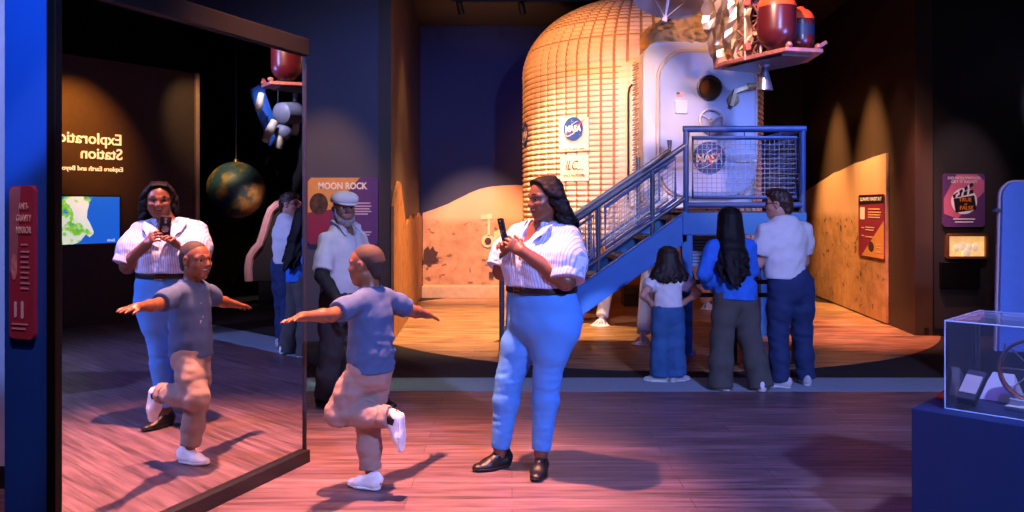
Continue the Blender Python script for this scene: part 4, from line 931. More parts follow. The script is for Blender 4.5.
    m = MB(); vs = [L(.04, .31), L(.20, .31), L(.20, .48), L(.04, .48), L(.08, .42, .115), L(.17, .42, .115)]; m.add(vs, [(3,2,1,0), (0,1,5,4), (2,3,4,5), (0,4,3), (1,2,5)]); m.build('body', mat('mount_white', 'd0d0de', .55, var=.04), t, smooth=False, bev=.003)
    m = MB(); m.tube([L(.12, .43, .11), L(.125, .44, .25)], .004, 6); m.bar(L(.10, .435, .21), L(.15, .435, .21), .008, .008); m.build('pin', STEELG, t)
    t = thing('wheel_model', tuple(L(.27, .36)), 'model wheel with a copper rim on a white frame inside the display case', 'wheel')
    wc = L(.275, .31, .160); wa = nrm(a*.15-s*.98+V(0, 0, .05)); wx = nrm(np.cross(wa, UZ)); wy = np.cross(wx, wa); ring = lambda r, o=0., n=56: [wc+wa*o+r*(wx*math.cos(2*PI*k/n)+wy*math.sin(2*PI*k/n)) for k in range(n)]
    m = MB(); n = 56; pr = [(.135, -.030), (.140, -.026), (.142, 0), (.140, .026), (.135, .030), (.128, .024), (.128, -.024), (.135, -.030)]; m.lathe(pr, wc, 56, wa, False); m.build('rim', mat('copper_rim', 'b8502c', .45, metal=.25, var=.15), t)
    m = MB(); m.tube(ring(.137, -.031), .005, 8, closed=True); m.tube(ring(.137, .031), .005, 8, closed=True); m.build('edge_ring', mat('steel_bright', 'c8c8d4', .25, metal=.9, var=0), t)
    m = MB(); m.lathe([(.026, -.03), (.03, 0), (.026, .03)], wc, 20, wa)
    for k in range(8): d = wx*math.cos(k*PI/4)+wy*math.sin(k*PI/4); m.tube([wc+d*.02, wc+d*.130], .0035, 6)
    m.build('hub', mat('hub_white', 'd4d4dc', .4, var=0), t)
    m = MB(); m.box((-.12, -.05, 0), (.12, .05, .016), Matrix(((a[0], s[0], 0, L(.31, .22)[0]), (a[1], s[1], 0, L(.31, .22)[1]), (0, 0, 1, L(.4, .1)[2]), (0, 0, 0, 1)))); m.bar(L(.275, .27, .01), L(.275, .31, .025), .03, .02); m.bar(L(.20, .21, .03), L(.28, .23, .02), .025, .03); m.build('cradle', mat('cradle_white', 'c8c8d0', .5, var=.05), t, bev=.003)
    t = thing('gadget', tuple(L(-.04, .02, -.0)), 'small orange and black gadget on the plinth just outside the case', 'gadget')
    c = cor+a*.055+s*.30+V(0, 0, zp); m = MB(); m.lathe([(.045, 0), (.048, .012), (.040, .024), (.012, .036)], c+V(0, 0, .001), 24); m.build('body', mat('gadget_orange', 'b84a2c', .45, var=.25, scale=30), t)
    m = MB()
    for k in range(6): m.tube([c+V(.045*math.cos(k*1.05), .045*math.sin(k*1.05), .012), c+V(.012*math.cos(k*1.05), .012*math.sin(k*1.05), .036)], .005, 6)
    m.build('rib', BLACKP, t)
    t['label'] = 'small orange and black gadget on the plinth just outside the case'; t.location = Vector(tuple(c)) if False else t.location
display_case()

# ------------------------------------------------------------------ stepped kiosk at the right edge (its side also shows in the mirror)
def kiosk():
    x0, x1, y = 3.80, 4.28, 6.5
    t = thing('kiosk', ((x0+x1)/2, y, 0), 'blue round-cornered kiosk panel behind the display case at the right edge', 'kiosk')
    pr = [(x0-.03, .42), (x1+.02, .42)]+[(x1-.12+.12*math.cos(a), 1.62+.12*math.sin(a)) for a in np.linspace(0, PI/2, 7)]+[(x0+.12+.12*math.cos(a), 1.62+.12*math.sin(a)) for a in np.linspace(PI/2, PI, 8)]
    m = MB(); m.prism(pr, (0, y, 0), AX, UZ, -.09); m.build('body', mat('kiosk_blue', '6284d0', .5, var=.05), t, bev=.006, ang=25)
    m = MB(); m.tube([V(a_, y+.045, b_) for a_, b_ in pr[2:]]+[V(*[pr[0][0], y+.045, pr[0][1]])], .013, 8); m.build('edge_band', mat('kiosk_rose', 'c8a0a4', .5, var=.05), t)
    m = MB(); m.box((x0+.03, y+.01, 0), (x1-.03, y+.08, .42)); m.build('foot', BLACKP, t, bev=.006)
    m = MB(); m.box((x0-.07, y-.02, 1.50), (x0-.02, y+.03, 1.53)); m.build('knob', STEELG, t, bev=.004)
kiosk()
def arch_panel():
    "bell shaped panel that only the mirror shows"
    q = [(249, 281), (248.6, 268), (250.5, 257), (255, 250), (260.5, 244), (264, 233), (268, 219), (271.5, 210), (277, 205), (285, 203), (296, 203), (300, 206), (300, 281)]
    pts = [seen_in_mirror(x, y, 13.0) for x, y in q]; c = sum(pts)/len(pts); ax = nrm((pts[-1]-pts[0])*V(1, 1, 0)); n = np.cross(ax, UZ)
    t = thing('arch_panel', (c[0], c[1], 0), 'dark bell-shaped panel with a rose edge seen in the mirror behind the standing couple', 'panel')
    pl = [((p-c)@ax, p[2]-c[2]) for p in pts]; s = 1 if n@(refl(V(0, 0, CAMZ))-c) < 0 else -1
    m = MB(); m.prism(pl, c, ax, UZ, .08*s); m.build('body', mat('panel_black', '17171c', .7, var=.1), t, smooth=False)
    m = MB(); m.tube([p-n*.02*s for p in pts[:-1]], .065, 8); m.build('edge_band', mat('panel_rose', 'c8a0a8', .5, var=.05), t)
    m = MB(); m.bar(V(c[0], c[1], 0)+n*.04*s, V(c[0], c[1], pts[0][2])+n*.04*s, .40, .06, up=tuple(n)); m.build('foot', BLACKP, t, smooth=False)
arch_panel()
# ------------------------------------------------------------------ the exploration corner (stands to the right of the picture, seen in the mirror)
def exploration():
    E1, E2 = refl(P(60, 206, 10.6)), refl(P(195, 206, 12.2)); d = nrm(E2-E1); A0 = E1-d*1.6; 
    t = thing('exhibit_wall', tuple((A0+E2)/2*V(1, 1, 0)), 'tall dark exhibit wall with EXPLORATION STATION lettering and a map screen, seen in the mirror', 'exhibit wall')
    n = V(d[1], -d[0], 0); n = n if n[0] > 0 else -n
    H = 3.48; m = MB(); p4 = [A0, E2, E2+n*.14, A0+n*.14]; m.add([p*V(1, 1, 0)+V(0, 0, z) for z in (0, H) for p in p4], [(3,2,1,0),(4,5,6,7),(0,1,5,4),(1,2,6,5),(2,3,7,6),(3,0,4,7)]); m.build('panel', mat('panel_dark_brown', '463a30', .6, var=.08), t, smooth=False)
    m = MB(); m.bar(E2*V(1, 1, 0)+d*.02-n*.02, E2*V(1, 1, 0)+d*.02-n*.02+V(0, 0, H), .06, .04, up=tuple(n)); m.build('end_strip', mat('strip_tan', 'b89878', .5, var=.05), t, smooth=False)
    face = lambda px, py: hit3(px, py)
    def hit3(px, py):
        "point of the wall face whose mirror image lies at a pixel"
        a, b_ = refl(E1), refl(E2); return refl(hit(px, py, a, b_))-n*.004
    ax = -d if np.dot(np.cross(-d, UZ), -n) > 0 else d
    lm = mat('letters_lit', 'f4e2c0', .5, var=0, emit=.9, ecol='ffe2b0')
    for s_, px, py, sz in (('Exploration', 122, 141, .205), ('Station', 122.5, 155.5, .205), ('Explore Earth and Beyond', 123, 170, .085)):
        lettering('lettering', s_, sz, hit3(px, py), ax, UZ, lm, t, align='LEFT', th=.012, bold=.012)
    # map screen
    tr, br = hit3(118, 197), hit3(118, 242.5); W = 1.35; c = (tr+br)/2+ax*W/2; hh = tr[2]-br[2]
    m = MB(); m.obox(c-n*.01, ax, UZ, n, (W/2+.02, hh/2+.02, .02)); sc = m.build('screen', BLACKP, t, smooth=False)
    def glow(col, e): return mat('map_'+col, col, .4, var=0, emit=e, ecol=col)
    o = c-n*.032; uv = lambda pts: [(x*W, y*hh) for x, y in pts]
    m = MB(); m.prism(uv([(-.5, -.5), (.5, -.5), (.5, .5), (-.5, .5)]), o, ax, UZ, .001); m.build('sea', glow('1a62d8', 1.0), sc, smooth=False)
    land = [(-.5, .5), (.02-.5+.14, .5)]
    m = MB(); m.prism(uv([(-.24, .5), (-.20, .40), (-.18, .22), (-.17, .05), (-.20, -.10), (-.24, -.28), (-.20, -.36), (-.16, -.30), (-.10, -.46), (-.04, -.5), (.5, -.5), (.5, .5)][::-1]), o-n*.0015, ax, UZ, .001)
    q = NT('map_land'); tc = q.n('ShaderNodeTexCoord'); nz = q.n('ShaderNodeTexNoise', i_Scale=5.0, i_Detail=5.0, i_Roughness=.6); q.l(tc.outputs['Object'], nz.inputs['Vector']); rp = q.n('ShaderNodeValToRGB'); e = rp.color_ramp.elements; e[0].position = .40; e[0].color = (*lin('2a78d8'), 1); e[1].position = .43; e[1].color = (*lin('70c030'), 1)
    for ps, cc in ((.50, '90d048'), (.54, 'e4e8d0'), (.70, 'f0e8e4')): x = e.new(ps); x.color = (*lin(cc), 1)
    q.l(nz.outputs[0], rp.inputs[0]); q.l(rp.outputs[0], q.b.inputs['Emission Color']); q.l(rp.outputs[0], q.b.inputs['Base Color']); q.b.inputs['Emission Strength'].default_value = 1.; m.build('land', q.m, sc, smooth=False)
    m = MB(); m.prism(uv([(-.18, .30), (-.17, .05), (-.20, -.06), (-.24, -.26), (-.21, -.24), (-.13, -.10), (-.06, .05), (-.02, .28), (-.10, .40)]), o-n*.003, ax, UZ, .001); m.build('cloud', glow('f0e8e2', 1.0), sc, smooth=False)
    lettering('lettering', 'Earth', .05, o+ax*(-.41*W)-UZ*(.44*hh)-n*.004, ax, UZ, glow('e8f0ff', 1.), sc)
    return t
exploration()
def globe():
    c = seen_in_mirror(236, 190, 13.0); r = .44
    t = thing('globe', tuple(c), 'dark hanging earth globe seen in the mirror beside the exhibit wall', 'globe')
    q = NT('globe_map'); tc = q.n('ShaderNodeTexCoord'); nz = q.n('ShaderNodeTexNoise', i_Scale=2.6, i_Detail=7.0, i_Roughness=.6); q.l(tc.outputs['Object'], nz.inputs['Vector']); r_ = q.n('ShaderNodeValToRGB'); e = r_.color_ramp.elements; e[0].position = .46; e[0].color = (*lin('2c4a50'), 1); e[1].position = .50; e[1].color = (*lin('6a5a34'), 1); x = e.new(.62); x.color = (*lin('b08a48'), 1); q.l(nz.outputs[0], r_.inputs[0]); q.l(r_.outputs[0], q.b.inputs['Base Color']); q.b.inputs['Roughness'].default_value = .5
    m = MB(); m.ball(c, r, 48, 32); m.build('sphere', q.m, t)
    m = MB(); m.lathe([(.05, 0), (.04, .04), (.015, .06)], c+V(0, 0, r-.005), 20); m.build('mount', BUCKLE, t); m = MB(); m.tube([c+V(0, 0, r+.05), V(c[0], c[1], CEIL)], .008, 8); m.build('cable', STEELG, t)
globe()
def probe():
    c = seen_in_mirror(283, 116, 13.5); t = thing('probe_model', tuple(c), 'blue and grey model probe with pale thrusters hanging lower, seen in the mirror', 'model')
    ux, uy, uz = UM, -NM, UZ       # along the mirror, towards it, up
    L = lambda a, b, z: c+ux*a*1.3+uy*b+uz*z*1.25
    gm = mat('probe_grey', '7c7c90', .5, var=.1); bm_ = mat('probe_blue', '3c74d8', .45, var=.05); wm = mat('thruster_pale', 'd8c8b0', .45, var=.1)
    m = MB(); m.lathe([(.10, -.25), (.17, -.20), (.18, .18), (.10, .24)], L(.12, 0, .05), 28, nrm(ux+uz*.1)); m.ball(L(.05, .05, -.20), .14, 20, 14); m.lathe([(.12, 0), (.15, .1), (.15, .34)], L(.28, .02, .04), 24, ux); m.build('body', gm, t)
    m = MB()
    for da in (0, .16): m.bar(L(-.34+da, .24, .30), L(.02+da, .26, -.32), .12, .05, tuple(uy))
    m.bar(L(-.36, .24, .26), L(-.12, .24, .38), .12, .05, tuple(uy)); m.bar(L(-.02, .26, -.34), L(.16, .26, -.24), .12, .05, tuple(uy)); m.bar(L(-.20, .25, .05), L(-.04, .25, .12), .26, .04, tuple(uy)); m.build('truss', bm_, t, bev=.006)
    m = MB(); m.lathe([(.05, 0), (.06, .20), (.03, .30)], L(-.36, .05, .24), 18, nrm(-ux*.35-uz)); m.build('thruster', wm, t); m = MB(); m.lathe([(.06, 0), (.075, .24), (.05, .40)], L(-.12, .05, -.08), 18, nrm(-ux*.7-uz)); m.build('thruster', wm, t)
    m = MB(); m.lathe([(.05, 0), (.07, .1), (.04, .2)], L(-.02, .06, -.26), 18, nrm(-ux*.1-uz)); m.build('thruster', wm, t); m = MB(); m.lathe([(.05, 0), (.075, .2), (.05, .26)], L(.34, .05, -.02), 18, nrm(-ux*.3-uz)); m.build('thruster', wm, t)
    m = MB(); m.lathe([(.04, 0), (.05, .25), (.03, .28)], L(.25, 0, .22), 16, uz); m.build('antenna', gm, t)
    for a in (-.1, .3): m = MB(); m.tube([L(a, 0, .16), V(*L(a, 0, 0)[:2], CEIL)], .005, 6); m.build('cable', STEELG, t)
probe()

# ------------------------------------------------------------------ ceiling fittings
def track(A, B, heads, label):
    A, B = V(*A, CEIL-.02), V(*B, CEIL-.02)
    o = thing('light_track', tuple((A+B)/2), label, 'light track'); m = MB(); m.bar(A, B, .04, .035); m.build('rail', BLACKP, o, smooth=False)
    for s, aim in heads:
        p = A+(B-A)*s-V(0, 0, .12); d = nrm(V(*aim)-p); m = MB(); m.lathe([(.05, -.09), (.05, .08), (.042, .08), (.042, .02)], p, 20, d); h = m.build('spotlight', BLACKP, o); m = MB(); m.tube([p, p+V(0, 0, .11)], .012, 8); m.build('stem', BLACKP, h)
        m = MB(); m.lathe([(.040, .03), (.02, .036)], p, 16, d); m.build('lens', mat('lens_warm', 'ffd8a0', .3, var=0, emit=2.), h)
track((-.9, 12.6), (1.2, 12.6), [(.06, (0, 14, 1)), (.5, (1, 14, 1))], 'black ceiling light track over the red hill mural')
track((-1.5, 3.6), (.8, 3.6), [(.2, (-.8, 4.6, 0)), (.7, (.1, 4.9, 0))], 'black ceiling light track above the mirror and the child on one leg')
track((3.2, 12.4), (4.2, 11.4), [(.2, (5, 13, 1)), (.8, (5, 12, 1))], 'black ceiling light track facing the orange mural')
# ---- the woman with the phone
def woman():
    root = thing('person', (.09, 4.93, 0), 'person in a white pinstriped shirt, black belt and light blue jeans holding up a phone', 'person')
    l, f, u = frame((-.72, -.69, 0)); cx, cy = .172, 4.915
    c = lambda z, fo=0., s=0.: V(cx+f[0]*fo+l[0]*s, cy+f[1]*fo+l[1]*s, z)
    T = [(c(.90), .215, .165), (c(1.0), .215, .16), (c(1.09), .19, .15), (c(1.17, .01), .20, .155), (c(1.27, .01), .195, .145), (c(1.36, -.005), .165, .10)]
    hd = Head(P(545, 197, 4.85)+V(0, 0, -.005), .232, (-.90, -.43, -.16), (-.14, -.05, 1))
    sL, sR = c(1.362, -.01, .184), c(1.362, -.01, -.178)
    eL, eR = P(566, 281, 4.68), P(502, 271, 4.98)
    wL, wR = P(522, 251, 4.71), P(508, 252, 4.88)
    hipL, hipR = c(.89, 0, .10), c(.89, 0, -.10)
    knL, knR = P(547, 380, 4.87), P(509, 380, 4.97)
    anL, anR = P(541, 452, 4.88), P(500, 450, 4.98)
    hands_lo, hands_hi = V(-.16, 4.65, 1.24), V(.10, 4.95, 1.48)
    face_lo, face_hi = hd.c-.15, hd.c+.15
    B = Field(*bounds([hd.c+V(0, 0, .15), anL, anR, eL, eR, sL, sR, wL, wR, hipL], .17), .010, [(hands_lo, hands_hi, .0036), (face_lo, face_hi, .0045)])
    for i in range(len(T)-1): B.cap(T[i][0], T[i+1][0], (T[i][1]*.86, T[i][2]*.86), (T[i+1][1]*.86, T[i+1][2]*.86), l, .03)
    nb = c(1.385, .0); B.cap(nb, hd.p(0, -.10, -.22), .068, .060, None, .04)
    B.cap(c(1.385, 0, -.10), c(1.385, 0, .10), .055, .055, None, .05)
    B.cap(nb+f*.03-u*.03, nb+f*.045-u*.10, (.10, .05), (.12, .06), l, .04)
    hd.model(B, chin=1.05, cheek=1.15, smile=1., lid=.022)
    for s, e, w in ((sL, eL, wL), (sR, eR, wR)):
        B.chain([s, e], [.060, .052], None, .04); B.chain([e, e+(w-e)*.3, w], [.053, .054, .031], None, .02)
    for h, k, a in ((hipL, knL, anL), (hipR, knR, anR)):
        B.chain([h, k, k+(a-k)*.3, a], [.10, .056, .056, .037], None, .03); B.cap(a, a-u*.04, .036, .034)
    ph = P(503, 231, 4.785)
    dL = nrm(ph+V(-.02, -.01, -.01)-wL); nail = []
    hand(B, wL, nrm(V(-.72, .12, .46)), nrm(V(-.35, .9, .1)), V(-.1, -.4, 1), .98, (.75, .8, .85, .95), (.55, .5), .05, nail)
    hand(B, wR, nrm(V(-.35, -.62, .62)), nrm(V(-.05, -.6, -.4)), V(.7, .1, .7), .98, (.7, .75, .85, .95), (.6, .4), .05, nail)
    body = B.build('body', [SKIN_D, LIP_D], root)
    hd.details(root, LIP_D, smile=.9, body=body)
    # jeans: close down to the calf, turned at the ankle
    J = Field(*bounds([c(1.10), c(.9, 0, .25), c(.9, 0, -.25), anL, anR], .15), .0085)
    J.cap(c(1.08), c(1.0), (.198, .162), (.224, .172), l, .02); J.cap(c(1.0), c(.89), (.226, .175), (.232, .178), l, .03)
    J.cap(c(.89, -.05, -.10), c(.83, -.03, -.11), .135, .125, None, .05); J.cap(c(.89, -.05, .10), c(.83, -.03, .11), .135, .125, None, .05)
    for h, k, a in ((hipL, knL, anL), (hipR, knR, anR)):
        J.chain([h-u*.02, h+(k-h)*.45, k, k+(a-k)*.28, a+(k-a)*.06], [.128, .112, .078, .077, .056], None, .03)
    J.waves(.0028, 105, 3, 6, (.45, .45, 1.6), V(-.4, 4.4, .06), V(.6, 5.5, .74), .12); J.waves(.0015, 48, 5, 6, (.8, .8, 1.4))
    J.cut(c(1.085), u)
    for k, a in ((knL, anL), (knR, anR)):
        J.cut(a+(k-a)*.03, nrm(a-k), a-.12, a+.12)
    jeans = J.build('trousers', DENIM_L, root)
    # shirt: full sleeves rolled above the elbow
    S = Field(*bounds([c(1.42), c(1.02, 0, .25), c(1.0, 0, -.25), eL, eR, sL, sR], .14), .0085)
    g = [(c(1.07), .206, .170), (c(1.12, .01), .222, .182), (c(1.20, .015), .220, .176), (c(1.28, .01), .206, .155), (c(1.365, -.005), .178, .108)]
    for i in range(len(g)-1): S.cap(g[i][0], g[i+1][0], g[i][1:], g[i+1][1:], l, .03)
    S.cap(c(1.388, -.01, -.115), c(1.388, -.01, .115), .066, .066, None, .05)
    for s in (-1, 1): S.ell(c(1.225, .115, s*.085), (.098, .088, .092), np.array([l, f, u]), .05)
    for s, e in ((sL, eL), (sR, eR)):
        A = S.like(); A.chain([s, s+(e-s)*.5, s+(e-s)*.9], [.088, .114, .104], None, .05); A.cut(s+(e-s)*.93, nrm(e-s)); S.merge(A, .035)
    S.waves(.0045, 38, 11, 7); S.waves(.0028, 80, 14, 6, (1, 1, .7))
    S.ell(nb+f*.075+u*.015, (.048, .085, .105), np.array([l, f, u]), .01, 'sub'); S.cap(nb+f*.11-u*.06, nb+f*.15-u*.13, .03, .008, None, .01, 'sub')
    S.ell(nb+u*.05, (.072, .072, .06), np.array([l, f, u]), .01, 'sub')
    S.cut(c(1.084), -u)
    shirt = S.build('shirt', STRIPED, root)
    C = Field(*bounds([nb+f*.2-u*.12, nb-f*.12+u*.12, nb+l*.16, nb-l*.16], .05), .0052)     # open collar: a band round the neck and two turned points
    C.ell(nb+u*.055-f*.005, (.108, .104, .050), np.array([l, f, u]), .0); C.ell(nb+u*.05-f*.0, (.086, .084, .085), np.array([l, f, u]), .006, 'sub'); C.cap(nb+f*.06+u*.06, nb+f*.16-u*.02, .062, .050, None, .008, 'sub')
    for s in (-1, 1):
        A = C.like(); A.chain([nb+l*s*.098-f*.01+u*.062, nb+l*s*.108+f*.085+u*.030, nb+l*s*.105+f*.170-u*.045], [(.040, .012), (.044, .012), (.012, .009)], nrm(l*s*.9+u*.5-f*.2), .015); C.merge(A, .012)
    C.build('collar', STRIPED, shirt)
    for s, e in ((sL, eL), (sR, eR)):
        K = Field(e-.16, e+.16, .006); p = s+(e-s)*.90; d = nrm(e-s)
        K.cap(p-d*.02, p+d*.014, .110, .106, None, .005); K.waves(.004, 60, 21)
        K.cut(p+d*.026, d); K.cut(p-d*.022, -d); K.ell(p, (.001,)*3); K.build('cuff', STRIPED, shirt)
    m = MB()
    for z in (1.29, 1.23, 1.17, 1.12): m.lathe([(.006, 0), (.006, .004)], c(z, .178 if z < 1.27 else .16), 10, f)
    m.build('button', SOLE_W, shirt)
    K = Field(*bounds([c(1.07, .2), c(1.07, -.2), c(1.07, 0, .25), c(1.07, 0, -.25)], .05), .0055)
    K.cap(c(1.055), c(1.085), (.224, .194), (.223, .194), l, .002); K.cut(c(1.090), u); K.cut(c(1.048), -u)
    belt = K.build('belt', LEATHER, root)
    m = MB(); o = c(1.069, .200)
    m.tube([o+l*a+u*b for a, b in ((-.028, -.02), (.028, -.02), (.028, .02), (-.028, .02))], .0045, 8, closed=True); m.bar(o-l*.028, o+l*.02, .004, .004)
    m.build('buckle', BUCKLE, belt)
    # long wavy hair swept back over the shoulder
    H = Field(hd.c-V(.3, .3, .40), hd.c+V(.34, .3, .22), .0058)
    h = hd.h
    H.ell(hd.p(0, -.11, .20), (.340*h, .41*h, .345*h), hd.R, .02); H.ell(hd.p(0, -.28, -.05), (.28*h, .24*h, .40*h), hd.R, .03)
    rg = np.random.RandomState(4)
    for i in range(50):
        a = rg.uniform(-1, 1); st = hd.p(a*.30, rg.uniform(-.36, .14), .30-.16*abs(a)); mid = hd.p(a*.40+.02, -.22-.22*(1-abs(a)), -.12)
        en = hd.p(a*.40+.08*rg.randn(), -.36-.28*(1-abs(a))+.05*rg.randn(), -.78-.25*rg.rand()); ph0 = rg.uniform(0, 6.28); pts = []; rs = []
        for j in range(15):
            t = j/14; p = (1-t)**2*st+2*t*(1-t)*mid+t*t*en+(mid-.5*st-.5*en)*(.5*math.sin(PI*t)); w = .024*min(1, t*3)
            pts.append(p+V(math.cos(ph0+17*t)*w, math.sin(ph0+17*t)*w, 0)); rs.append(.015*(1-.3*t))
        H.chain(pts, rs, None, .006)
    for i in range(64):   # waves that fall from the middle parting to both sides and back
        sd = -1 if i % 2 else 1; t0 = (i//2)/31; y0 = .25-.54*t0; p0 = hd.p(sd*.012, y0, .450+.055*math.sin(PI*min(1, t0*1.3))-.03*t0); ph0 = rg.uniform(0, 6.28)
        key = [p0, hd.p(sd*.20, y0*.86, .43+.04*t0), hd.p(sd*.355, y0*.50-.04, .22), hd.p(sd*.40, y0*.30-.14, -.06), hd.p(sd*(.41+.05*rg.rand()), y0*.22-.24, -.40), hd.p(sd*(.38+.10*rg.randn()*.4), y0*.15-.34, -.70-.22*rg.rand())]
        pts = []; rs = []
        for j in range(27):
            t = j/26*5; k = min(4, int(t)); q = key[k]+(key[k+1]-key[k])*(t-k); w = .024*max(0, min(1, (t-1.2)/1.6)); pts.append(q+V(math.cos(ph0+5.2*t)*w, math.sin(ph0+5.2*t)*w, .4*w*math.sin(ph0*2+5.2*t))); rs.append(.0105+.003*min(1, t/2)-.004*max(0, t-4))
        H.chain(pts, rs, None, .003)
    H.ell(hd.p(0, .45, .04), (.300*h, .37*h, .44*h), hd.R, .012, 'sub'); H.ell(hd.p(0, .30, -.50), (.30*h, .40*h, .34*h), hd.R, .012, 'sub')
    H.build('hair', HAIR_K, root)
    # watch on her left wrist, ring, trainers
    d = nrm(wR-eR); p = wR-d*.035; m = MB(); m.lathe([(.0365, -.008), (.039, 0), (.0365, .008)], p, 24, d, False)
    w = m.build('watch', LEATHER, root); m = MB(); sd = nrm(np.cross(d, V(0, 0, 1))); sd = sd if sd[1] < 0 else -sd
    m.lathe([(.017, 0), (.018, .006), (.014, .010)], p+nrm(V(-.6, -.5, .5)-d*np.dot(V(-.6, -.5, .5), d))*.034, 20, nrm(V(-.6, -.5, .5)-d*np.dot(V(-.6, -.5, .5), d))); m.build('watch_face', SOLE_K, w)
    hR = V(anR[0], anR[1], 0); dR = nrm(V(-.86, -.50, 0)); shoe(root, hR-dR*.07, hR+dR*.185, (0, 0, 1), .047, .095, LEATHER, SOLE_K)
    hL = V(anL[0], anL[1], 0); dL = nrm(V(-.22, -1, 0)); shoe(root, hL-dL*.07, hL+dL*.185, (0, 0, 1), .047, .095, LEATHER, SOLE_K)
    # the phone she holds
    pu = nrm(V(-.22, -.02, 1)); pf = nrm(V(-.90, -.42, 0)); pl = np.cross(pu, pf); pf = np.cross(pl, pu)
    t = thing('phone', tuple(ph), 'black phone held up in both hands of the person in the striped shirt', 'phone')
    m = MB(); m.prism(rrect(.074, .150, .010), ph-pf*.0045, pl, pu, .009); m.build('case', SOLE_K, t, bev=.0015)
    m = MB(); m.prism(rrect(.068, .143, .008), ph-pf*.0052, pl, pu, .0005); m.build('screen', mat('phone_glass', '20242c', .08, var=0, emit=.3, ecol='8098c0'), t)
    m = MB(); m.prism(rrect(.034, .036, .008), ph+pf*.0045-pl*.0+pu*.045, pl, pu, .003)
    cam = m.build('camera_bump', LEATHER, t, bev=.001); m = MB()
    for z in (.036, .053): m.lathe([(.0085, 0), (.0085, .003), (.0065, .003)], ph+pf*.0075+pu*z, 16, pf)
    m.lathe([(.022, 0), (.024, .002), (.019, .003)], ph+pf*.0045-pu*.012, 28, pf)
    m.build('lens_ring', mat('lens_steel', 'c8c8cc', .2, metal=.9, var=0), cam)
    return root
woman()
def figure(root, l, f, T, nb, hd, arms, legs, skin, slim=.86, arm_r=(.050, .042, .040, .027), leg_r=(.085, .05, .05, .035), h=.010, hs=1., hand_h=.0042, face_h=.0048, lips=LIP_L, neck=.055, **face):
    "one continuous body: trunk, neck, head with face, arms with fingers, legs"
    pts = [hd.c+V(0, 0, .13)]; fine = [(hd.c-hd.h*.62, hd.c+hd.h*.62, face_h)]
    for a in arms:
        pts += list(a[:3])+[a[2]+nrm(a[3])*.19*hs]; c = a[2]+nrm(a[3])*.09*hs; fine.append((c-.115*hs, c+.115*hs, hand_h))
    for g in legs: pts += list(g)
    B = Field(*bounds(pts, .15), h, fine); u = V(0, 0, 1)
    for i in range(len(T)-1): B.cap(T[i][0], T[i+1][0], (T[i][1]*slim, T[i][2]*slim), (T[i+1][1]*slim, T[i+1][2]*slim), l, .03)
    B.cap(nb-u*.03, hd.p(0, -.10, -.20), neck*1.08, neck, None, .03)
    hd.model(B, **face)
    for s, e, w, d, n, sd, cu, th in arms:
        r = arm_r; B.chain([s, e], r[:2], None, .035); B.chain([e, e+(w-e)*.3, w], [r[1], r[2], r[3]], None, .02)
        hand(B, w, d, n, sd, hs, cu, th, .14)
    for a, k, b in legs:
        r = leg_r; B.chain([a, k, k+(b-k)*.3, b], r, None, .03)
    o = B.build('body', [skin, lips], root); return o
def trunk(S, T, l, grow=1., k=.03):
    for i in range(len(T)-1): S.cap(T[i][0], T[i+1][0], (T[i][1]*grow, T[i][2]*grow), (T[i+1][1]*grow, T[i+1][2]*grow), l, k)
def sleeve(S, pts, rs, k=.035):
    A = S.like(); A.chain(pts, rs, None, .04); A.cut(pts[-1], nrm(pts[-1]-pts[-2])); S.merge(A, k)
def trouser_legs(J, legs, rs, k=.03, stop=.02):
    for (h, kn, a), r in zip(legs, rs):
        A = J.like(); pts = [h, h+(kn-h)*.5, kn, kn+(a-kn)*.5, a]; A.chain(pts, r, None, .04); A.cut(a-nrm(a-kn)*stop, nrm(a-kn)); J.merge(A, k)
def crop_cap(root, hd, m, g=.012, front=.30, low=-.05):
    "close cropped hair over the skull"
    H = Field(hd.c-hd.h*.6, hd.c+hd.h*.65, .005); h = hd.h
    H.ell(hd.p(0, -.07, .15), ((.325+g)*h, (.415+g)*h, (.345+g)*h), hd.R, .02)
    H.cap(hd.p(0, -.25, .0), hd.p(0, -.30, -.18), (.27+g)*h, (.20+g)*h, None, .05*h)
    H.ell(hd.p(0, .40, .00), (.34*h, .24*h, .315*h), hd.R, .02, 'sub'); H.ell(hd.p(0, .12, -.32), (.5*h, .32*h, .32*h), hd.R, .02, 'sub')
    for d in (-1, 1): H.ell(hd.p(d*.38, .01, -.10), (.12*h, .12*h, .15*h), hd.R, .01, 'sub')
    H.cut(hd.p(0, 0, -.36), -hd.u); return H

